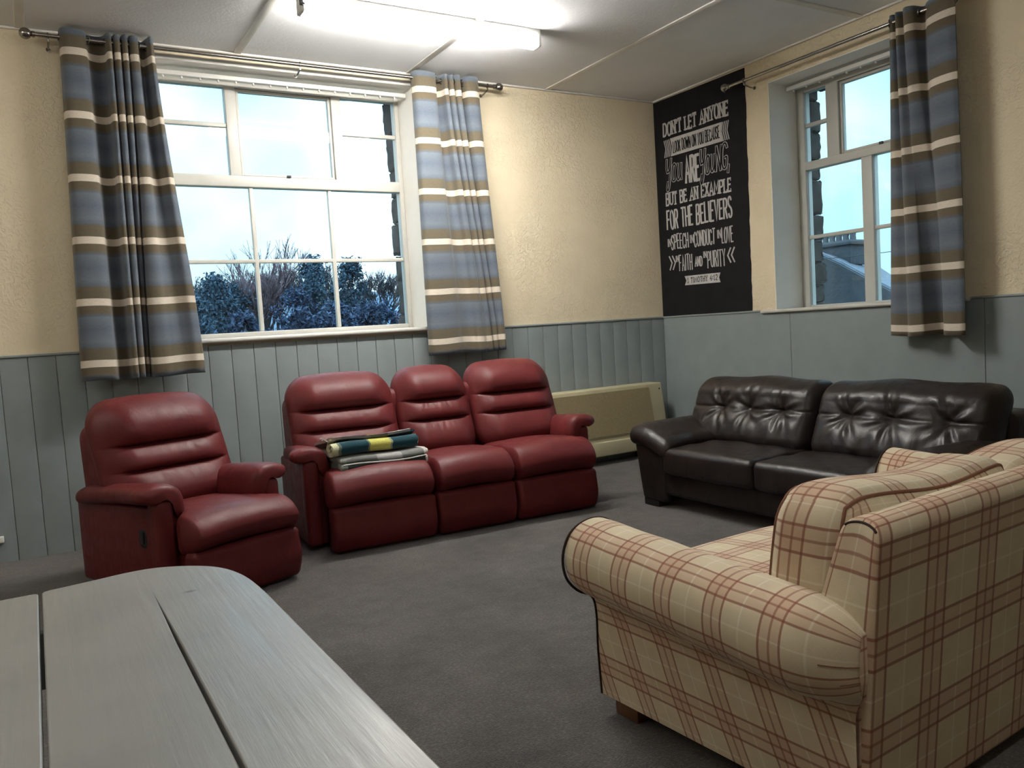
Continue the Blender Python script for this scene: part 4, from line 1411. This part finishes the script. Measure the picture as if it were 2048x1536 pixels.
# ================================================================== PLAID SOFA
def plaid_sofa():
    W = 1.64
    root = thing('plaid_sofa', 'cream sofa with red plaid check seen from behind', 'sofa', (-3.60, -3.70, 0), math.radians(183.2))
    # local x = -e (e runs along the sofa from the near arm), local y = towards the back
    def arm(near):
        o = [(0.002, 0.056), (-0.004, 0.20), (-0.003, 0.315), (-0.020, 0.375), (-0.072, 0.405), (-0.112, 0.455), (-0.119, 0.525), (-0.090, 0.587), (-0.030, 0.615), (0.040, 0.612), (0.095, 0.575), (0.128, 0.505), (0.135, 0.40), (0.135, 0.25), (0.135, 0.056)]
        base = catmull(o, 5, closed=False)
        st = [0.0, 0.012, 0.03, 0.06] + list(np.linspace(0.10, 0.78, 18)) + list(0.78 + 0.106 * np.sin(np.linspace(0.08, math.pi / 2, 10)))
        secs = []
        for D in st:
            sec = []
            kr = math.sqrt(max(0.0, 1 - max(0.0, (D - 0.78) / 0.107) ** 2))
            for ei, z in base:
                up = float(smoothstep(0.30, 0.42, z))
                z2 = z - 0.060 * (D / 0.9) * up
                e2 = ei
                if ei < 0:
                    e2 = ei * kr
                if up > 0:
                    zc = 0.47 - 0.05 * (D / 0.9)
                    z2 = z2 + (zc - z2) * (1 - kr) * 0.45 * up
                if D < 0.03:
                    e2 += (0.02 - e2) * 0.05 * (1 - D / 0.03) * up
                e2 += 0.0025 * math.sin(D * 30 + z * 20) * up
                x = -e2 if near else -(W - e2)
                sec.append((x, D + 0.030 * (1 - kr) * up, z2))
            secs.append(sec)
        al = [0.0]
        for a, b in zip(base[:-1], base[1:]):
            al.append(al[-1] + math.hypot(b[0] - a[0], b[1] - a[1]))
        al.append(al[-1] + 0.13)
        vs = [0.056 + q + 0.010 for q in al]
        ob = build('arm', MB().loft(secs, uv=([[d - 0.078 - 0.42 * max(0.0, 0.40 - q[1]) for q in base] for d in st], vs)), M['plaid'], root, smooth=60)
        pts = [(p[0], -0.001, p[2]) for p in secs[2]]
        build('piping', MB().tube(pts, 0.0042, 6, closed=False), M['seam'], ob, label='dark piping round the arm front')
        # gathered pleats where the roll closes at the back
        mb = MB()
        sg = 1 if near else -1
        for w0, k0 in ((0.42, 6), (0.36, 4)):
            i = int(w0 * (len(base) - 1))
            q = [(sec[i][0] + sg * 0.0004, sec[i][1] + 0.0004, sec[i][2]) for sec in secs[-k0:]]
            mb.tube(q, 0.0014, 5)
        build('pleat_seam', mb, M['piping'], ob, label='dark pleat seams at the back of the arm roll')
    arm(True)
    arm(False)
    sx, sz = 0.168 / 0.237, 0.168 / 0.212
    def wback(p):
        # p: x = -e, y = depth, z ; raked, thinner at the top
        k = np.clip((p[:, 2] - 0.012) / 0.73, 0, 1)
        rear = 0.890 + 0.058 * k
        t = np.clip(p[:, 1] / 0.20, 0, 1)
        thick = 0.250 - 0.145 * k ** 1.3
        y = rear - thick * (1 - t)
        e = -p[:, 0]
        inset = 0.026 * (1 - t) * k + 0.012 * k ** 6 * np.sin(np.pi * t)
        e2 = np.where(e < W / 2, e + inset, e - inset)
        return np.column_stack([-e2, y, p[:, 2] + 0.012 * np.sin(np.pi * t) * smoothstep(0.6, 0.74, p[:, 2])])
    blo, bhi, brr, bbu = (-W + 0.010, 0, 0.012), (-0.010, 0.20, 0.743), (0.010, 0.045, 0.030), (0.004, 0.006, 0.004)
    ob = build('back', MB().soft(blo, bhi, brr, seg=(24, 4, 14), k=4, bulge=bbu, warp=wback, uvs=(-sx, sz), uvo=(-0.022 * sx, -0.670 * sz)), M['plaid'], root, smooth=70)
    P = MB.softmap(np.array([(-0.0105, y, 0.7425) for y in np.linspace(0.0, 0.20, 13)]), blo, bhi, brr, bbu, wback)
    build('piping', MB().tube([tuple(q) for q in P], 0.0030, 6), M['seam'], ob, label='dark seam over the end of the back')
    build('base', MB().soft((-W + 0.12, 0.03, 0.056), (-0.12, 0.84, 0.30), 0.015, seg=(8, 6, 2), k=2, uvs=(1, 1)), M['plaid'], root)
    for a, b, s in ((0.14, W / 2 - 0.002, 0.0), (W / 2 + 0.002, W - 0.14, 0.05)):
        build('seat_cushion', MB().soft((-b, 0.015, 0.295), (-a, 0.70, 0.450), (0.03, 0.04, 0.045), seg=(12, 12, 3), k=4, bulge=(0, 0.006, 0.020), uvo=(s, 0.03)), M['plaid'], root, smooth=70)
    for i, (a, b) in enumerate(((0.050, W / 2 + 0.02), (W / 2 + 0.022, W - 0.060))):
        lo, hi, r = (-b, 0.0, 0.43), (-a, 0.215, 0.772), (0.085, 0.055, 0.09)
        def wc(p, a=a, b=b, i=i):
            x, y, z = p[:, 0], p[:, 1], p[:, 2]
            k = (z - 0.43) / 0.34
            en = (-x - a) / (b - a)
            zz = z + (0.012 * np.sin(en * 7.0 + (1.0 if i == 0 else -1.3)) - 0.018 * (en - 0.5)) * np.clip(k, 0, 1) + (-0.030 if i else 0.0) * np.clip(k, 0, 1)
            return np.column_stack([x, y + 0.585 + 0.055 * k - (0.01 if i else 0), zz])
        bul = (0.012, 0.050, 0.018)
        ob = build('back_cushion', MB().soft(lo, hi, r, seg=(22, 3, 10), k=6, bulge=bul, warp=wc, uvs=(-0.92, 0.9), uvo=(0.075 + i * 0.01, -0.43)), M['plaid'], root, smooth=80)
        for yy in (0.016, 0.199):
            n = 16
            loop = [(-b + (b - a) * t, yy, 0.43) for t in np.linspace(0, 1, n)][:-1] + [(-a, yy, 0.43 + 0.342 * t) for t in np.linspace(0, 1, n)][:-1] + \
                   [(-a - (b - a) * t, yy, 0.772) for t in np.linspace(0, 1, n * 2)][:-1] + [(-b, yy, 0.772 - 0.342 * t) for t in np.linspace(0, 1, n)][:-1]
            P = MB.softmap(np.array(loop), lo, hi, r, bul, wc)
            build('piping', MB().tube([tuple(q) for q in P], 0.0048, 6, closed=True), M['piping'], ob, label='brown piping')
    for e0, y0 in ((0.02, 0.04), (W - 0.11, 0.04), (0.02, 0.76), (W - 0.11, 0.76)):
        build('leg', MB().soft((-e0 - 0.09, y0, 0.0), (-e0, y0 + 0.10, 0.058), 0.004, seg=(1, 1, 1), k=1), M['wood'], root)
plaid_sofa()

# ================================================================== TABLE
def table():
    root = thing('table', 'grey painted plank table with a rounded corner in the near left corner', 'table', (0, 0, 0))
    def rr(pts, r, n=8):
        out = []
        m = len(pts)
        for i in range(m):
            p, a, b = np.array(pts[i][:2]), np.array(pts[i - 1][:2]), np.array(pts[(i + 1) % m][:2])
            q = pts[i][2] if len(pts[i]) > 2 else r
            if q <= 0:
                out.append(tuple(p))
                continue
            u, v = (a - p) / np.linalg.norm(a - p), (b - p) / np.linalg.norm(b - p)
            s, e = p + u * q, p + v * q
            for t in np.linspace(0, 1, n):
                out.append(tuple((1 - t) ** 2 * s + 2 * t * (1 - t) * p + t * t * e))
        return out
    zt, zb = 0.75, 0.722
    yf, yn = -3.805, -5.47
    far = [(-5.060, -3.8455), (-4.989, -3.834), (-4.913, -3.820), (-4.855, -3.826), (-4.795, -3.862), (-4.745, -3.920), (-4.717, -4.010), (-4.707, -4.13), (-4.706, -4.30)]
    far = [tuple(p) for p in catmull(far, 5, closed=False)]
    right_pair = [(-5.0725, yn), (-5.0725, -3.858), (-5.069, -3.850)] + far + [(-4.706, yn + 0.06), (-4.722, yn + 0.018), (-4.760, yn)]
    left_pair = [(-10.346 - x, y) for x, y in right_pair][::-1]
    middle = rr([(-5.266, yn, 0.01), (-5.266, -3.852, 0.012), (-5.0785, -3.852, 0.012), (-5.0785, yn, 0.01)], 0.1)
    left_pair = [(x - 0.004, y) for x, y in left_pair]
    boards = [right_pair, middle, left_pair]
    mb = MB()
    for o in boards[1:]:
        mb.prism(o, zb, zt)
    # the joint inside the right pair is open, but closes up near the far end
    xj, slit0 = -4.886, -4.005
    mb.prism(boards[0] + [(xj + 0.0030, yn), (xj + 0.0026, slit0 - 0.35), (xj, slit0), (xj - 0.0026, slit0 - 0.35), (xj - 0.0030, yn)], zb, zt)
    top = build('tabletop', mb, M['table'], root, smooth=30)
    bv = top.modifiers.new('edge_round', 'BEVEL')
    bv.width = 0.0035
    bv.segments = 2
    bv.limit_method = 'ANGLE'
    bv.angle_limit = math.radians(50)
    mb = MB()
    for q in ((-5.56, yn + 0.10, -4.78, yn + 0.125), (-5.56, -4.04, -4.78, -4.015), (-5.56, yn + 0.10, -5.535, -4.02), (-4.805, yn + 0.10, -4.78, -4.02)):
        mb.box((q[0], q[1], 0.62), (q[2], q[3], zb))
    build('apron', mb, M['dado'], root, smooth=0)
    for x in (-5.56, -4.84):
        for y in (yn + 0.10, -4.075):
            build('leg', MB().soft((x, y, 0.0), (x + 0.06, y + 0.06, zb), 0.005, seg=(1, 1, 1), k=1), M['dado'], root)
table()

# ================================================================== OUTSIDE
M['bark'] = simple('winter_bark', (0.075, 0.072, 0.085), 0.9, 0.1, 0, 0.3, 3)
M['twig'] = simple('red_brown_twigs', (0.150, 0.110, 0.125), 0.9, 0.1, 0, 0.3, 3)
M['needle'] = simple('dark_evergreen', (0.043, 0.076, 0.108), 0.85, 0.15, 0, 0.5, 1.2)
M['shrub'] = simple('dull_shrub', (0.048, 0.070, 0.118), 0.9, 0.1, 0, 0.5, 1.0)
M['field'] = simple('winter_field', (0.050, 0.072, 0.060), 0.95, 0.1, 0, 0.4, 0.05)
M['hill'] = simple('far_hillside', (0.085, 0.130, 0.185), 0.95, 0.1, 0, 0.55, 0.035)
M['walling'] = mat_slate('gritstone_walling', (0.040, 0.046, 0.055), (0.062, 0.070, 0.080), 2.2)
M['slates'] = mat_slate('roof_slates', (0.075, 0.090, 0.115), (0.12, 0.14, 0.17), 3.0)
M['pot'] = simple('chimney_pot_clay', (0.10, 0.105, 0.115), 0.8, 0.2, 0, 0.25, 4)

GZ = -0.5
mb = MB().box((-160, 0.8, GZ - 0.3), (260, 320, GZ))
struct('ground', mb, M['field'], 'winter field outside', smooth=0)
mb = MB().box((0.8, -120, GZ - 0.3), (260, 0.8, GZ))
struct('ground_yard', mb, M['field'], smooth=0)

def hill():
    mb = MB()
    v, f = [], []
    nx, ny = 60, 10
    for j in range(ny + 1):
        for i in range(nx + 1):
            x = -60 + 240 * i / nx
            y = 110 + 90 * j / ny
            h = (6.5 + 2.5 * math.sin(x * 0.03 + 0.6) + 1.2 * math.sin(x * 0.11)) * float(smoothstep(0, 1, j / ny)) * 1.6
            v.append((x, y, GZ + h + 0.25 * math.sin(x * 0.9 + j)))
    for j in range(ny):
        for i in range(nx):
            f.append((j * (nx + 1) + i, j * (nx + 1) + i + 1, (j + 1) * (nx + 1) + i + 1, (j + 1) * (nx + 1) + i))
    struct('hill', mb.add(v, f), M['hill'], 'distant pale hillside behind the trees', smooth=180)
hill()

def bare_tree(x, y, h, spread, seed, label, mat, dens=1.0, rt=0.16, lean=0.0):
    rnd = random.Random(seed)
    root = thing('bare_tree', label, 'tree', (x, y, GZ), 0, 'trees outside the wide window')
    trunk, tw = MB(), MB()
    count = [0]
    def seg(mb, a, b, r0, r1, n):
        mb.tube([a, (a + b) / 2 + Vector((rnd.uniform(-.03, .03), rnd.uniform(-.03, .03), 0)) * (b - a).length, b], [r0, (r0 + r1) / 2, r1], n, caps=False)
    queue = [(Vector((0, 0, 0)), Vector((lean, 0, 1)).normalized(), h * 0.26, rt, 0)]
    while queue and count[0] < 3000 * dens:
        p, d, L, r, lev = queue.pop(0)
        count[0] += 1
        seg(trunk if lev < 2 else tw, p, p + d * L, r, r * 0.68, 6 if lev < 2 else 3)
        if lev >= 8 or r < 0.008:
            continue
        nb = 3 if lev < 5 else 2 + (rnd.random() < 0.6)
        for k in range(nb):
            ax = Vector((rnd.uniform(-1, 1), rnd.uniform(-1, 1), rnd.uniform(-.2, .4)))
            nd = (d + ax * (0.62 * spread) + Vector((0, 0, 0.16))).normalized()
            t = rnd.uniform(0.55, 1.0)
            queue.append((p + d * L * t, nd, L * rnd.uniform(0.66, 0.88), max(0.012, r * rnd.uniform(0.50, 0.66)), lev + 1))
    zm = max(p[2] for p in tw.v)
    k = h / zm
    for m in (trunk, tw):
        m.v = [(p[0] * k, p[1] * k, p[2] * k) for p in m.v]
    build('trunk', trunk, M['bark'], root, smooth=60)
    build('branches', tw, mat, root, smooth=60)

def leafy(x, y, h, w, seed, label, mat, n=2600, conic=0.5, name='evergreen_tree', size=(0.05, 0.15)):
    rs = np.random.RandomState(seed)
    root = thing(name, label, 'tree' if 'tree' in name else 'shrub', (x, y, GZ), 0, 'trees outside the wide window')
    lumps = []
    for _ in range(60):
        z = rs.uniform(0.04, 0.97)
        rad = w * 0.5 * (1 - conic * z ** 1.5) * rs.uniform(0.1, 1.0) * (1 if z < 0.75 else (1 - z) / 0.25 * 0.8 + 0.2)
        a = rs.uniform(0, 6.28)
        lumps.append((rad * math.cos(a), rad * math.sin(a), z * h, h * rs.uniform(0.04, 0.11)))
    v, f = [], []
    for i in range(n):
        l = lumps[rs.randint(len(lumps))]
        d = rs.normal(size=3)
        d /= np.linalg.norm(d)
        p = np.array(l[:3]) + d * l[3] * abs(rs.normal(0.6, 0.45)) * np.array((1, 1, 1.15))
        if p[2] > h + 0.2:
            p[2] = h - rs.uniform(0, .5)
        if p[2] < 0.05:
            p[2] = rs.uniform(0.05, 0.5)
        a, b = rs.normal(size=3), rs.normal(size=3)
        a /= np.linalg.norm(a)
        b = np.cross(a, b)
        b /= np.linalg.norm(b)
        s = rs.uniform(*size)
        k = len(v)
        v += [tuple(p - a * s), tuple(p - b * s * 0.45), tuple(p + a * s), tuple(p + b * s * 0.45)]
        f.append((k, k + 1, k + 2, k + 3))
    build('foliage', MB().add(v, f), mat, root, smooth=0)
    build('trunk', MB().tube([(0, 0, 0), (0.03, 0, h * 0.4), (0, 0.02, h * 0.85)], [0.14, 0.10, 0.03], 7), M['bark'], root)

# x at y = 40 as seen through the panes
leafy(3.3, 38, 5.35, 2.6, 1, 'dark evergreen tree furthest left in the bottom left pane of the wide window', M['needle'], 7500)
leafy(4.9, 41, 5.1, 2.6, 2, 'shorter dark evergreen tree in the middle of the bottom left pane', M['needle'], 7500)
leafy(8.9, 39, 6.3, 3.4, 3, 'broad dark evergreen tree in the bottom centre pane of the wide window', M['needle'], 9500, 0.35)
leafy(11.35, 40, 6.25, 2.6, 4, 'tall dark evergreen tree just right of the second glazing bar', M['needle'], 8500, 0.3)
leafy(7.1, 37, 4.6, 3.0, 6, 'dull low evergreen tree in front of the tall bare tree', M['shrub'], 6000, 0.3)
leafy(2.0, 36, 4.2, 3.2, 8, 'low evergreen tree behind the edge of the left curtain', M['needle'], 5000, 0.3)
bare_tree(6.0, 42, 6.0, 1.05, 11, 'reddish bare tree at the first glazing bar of the wide window', M['twig'], 1.3)
bare_tree(7.25, 44, 7.9, 0.85, 12, 'tallest bare tree, its top twigs above the middle glazing bar', M['twig'], 0.16)
bare_tree(8.6, 46, 6.7, 0.95, 16, 'bare tree behind the broad evergreen in the centre pane', M['twig'], 1.3)
bare_tree(5.3, 45, 6.2, 0.95, 23, 'bare tree just left of the first glazing bar, behind the reddish one', M['twig'], 1.3)
bare_tree(7.9, 47, 6.6, 1.0, 24, 'bare tree filling the gap behind the tallest one', M['twig'], 1.2)
bare_tree(10.2, 45, 6.9, 0.95, 13, 'bare tree between the two dark evergreens', M['bark'], 1.2)
bare_tree(13.75, 41, 6.1, 1.10, 14, 'spreading bare tree by itself at the right edge of the wide window', M['bark'], 1.3, 0.22)
bare_tree(12.75, 47, 6.3, 0.95, 15, 'slim bare tree left of the spreading one at the right', M['bark'], 1.0)
bare_tree(4.4, 47, 6.0, 0.9, 18, 'thin bare tree behind the left evergreens', M['bark'], 0.9)
for i, (x, y, h, w) in enumerate(((3.6, 33, 3.1, 3.6), (6.2, 34, 3.3, 3.8), (8.6, 34, 3.5, 3.8), (11.0, 35, 3.6, 3.6))):
    leafy(x, y, h, w, 30 + i, ['dense shrub under the left evergreens outside', 'dense shrub below the reddish bare tree outside', 'dense shrub below the broad evergreen outside', 'dense shrub below the tall right evergreen outside'][i], M['shrub'], 6500, 0.15, 'dense_shrub', (0.06, 0.17))

def house():
    root = thing('stone_house', 'dark stone house with slate roof and chimney outside the smaller window', 'house', (12.0, 0, GZ))
    b = -GZ
    # gable wall facing the hall, its top edge falls to the right
    prof = [(9.6, 3.15), (8.1, 2.74), (7.69, 2.54), (7.163, 2.288), (6.386, 1.84), (5.777, 1.511), (5.2, 1.16)]
    v = [(0, y, z + b) for y, z in prof] + [(0, 5.2, 0), (0, 9.6, 0)]
    n = len(v)
    v2 = [(0.35, p[1], p[2]) for p in v]
    f = [tuple(range(n)), tuple(range(n, 2 * n))[::-1]] + [(i, i + n, (i + 1) % n + n, (i + 1) % n) for i in range(n)]
    build('gable_wall', MB().add(v + v2, f), M['walling'], root, smooth=0)
    # roof slope rising away behind the gable to the higher ridge
    lo = [(0.15, y, z + b - 0.02) for y, z in prof]
    up = [(3.0, 11.6, 3.62 + b), (3.0, 10.2, 3.25 + b), (3.0, 9.7, 3.06 + b), (3.0, 8.90, 2.81 + b), (3.0, 8.494, 2.52 + b), (3.0, 7.785, 2.018 + b), (3.0, 6.9, 1.36 + b)]
    m = len(lo)
    v = lo + up + [(p[0], p[1], p[2] - 0.12) for p in lo + up]
    f = [(i, i + 1, m + i + 1, m + i) for i in range(m - 1)] + [(2 * m + m + i, 2 * m + m + i + 1, 2 * m + i + 1, 2 * m + i) for i in range(m - 1)]
    f += [(i + 1, i, 2 * m + i, 2 * m + i + 1) for i in range(m - 1)] + [(m + i, m + i + 1, 3 * m + i + 1, 3 * m + i) for i in range(m - 1)]
    f += [(0, m, 3 * m, 2 * m), (2 * m - 1, m - 1, 3 * m - 1, 4 * m - 1)]
    build('roof', MB().add(v, f), M['slates'], root, smooth=0)
    mb = MB()
    for (y0, z0), (y1, z1) in zip(prof[:-1], prof[1:]):
        mb.tube([(0.12, y0, z0 + b + 0.02), (0.12, y1, z1 + b + 0.02)], 0.055, 6)
    build('verge', mb, M['slates'], root)
    ch = build('chimney', MB().soft((0.9, 7.50, 2.3 + b), (1.6, 8.75, 2.93 + b), 0.02, seg=(1, 1, 1), k=1).soft((0.84, 7.42, 2.80 + b), (1.66, 8.83, 2.90 + b), 0.02, seg=(1, 1, 1), k=1), M['walling'], root)
    for i in range(6):
        y = 7.62 + i * 0.205
        h = (0.22, 0.19, 0.20, 0.18, 0.18, 0.16)[i]
        build('chimney_pot', MB().lathe([(0.085, 0), (0.075, h * 0.55), (0.085, h * 0.8), (0.095, h)], 10, 'z', (1.2, y, 2.925 + b)), M['pot'], ch)
    build('house_body', MB().box((0.36, 5.6, 0), (2.9, 9.6, 1.2 + b)), M['walling'], root, smooth=0)
house()
bare_tree(26.0, 11.4, 3.6, 1.0, 21, 'small bare tree beyond the roof outside the smaller window', M['twig'], 1.0, 0.1)
mb = MB()
mb.tube([(11.0, 9.2, 3.02), (11.0, 7.0, 2.93), (11.0, 4.5, 2.96)], 0.011, 6)
mb.tube([(11.0, 9.2, 2.50), (11.0, 6.2, 2.36), (11.0, 4.5, 2.36)], 0.008, 6)
tag(build('overhead_wire', mb, M['dark']), 'thin overhead wires crossing the sky outside the smaller window', 'wire')
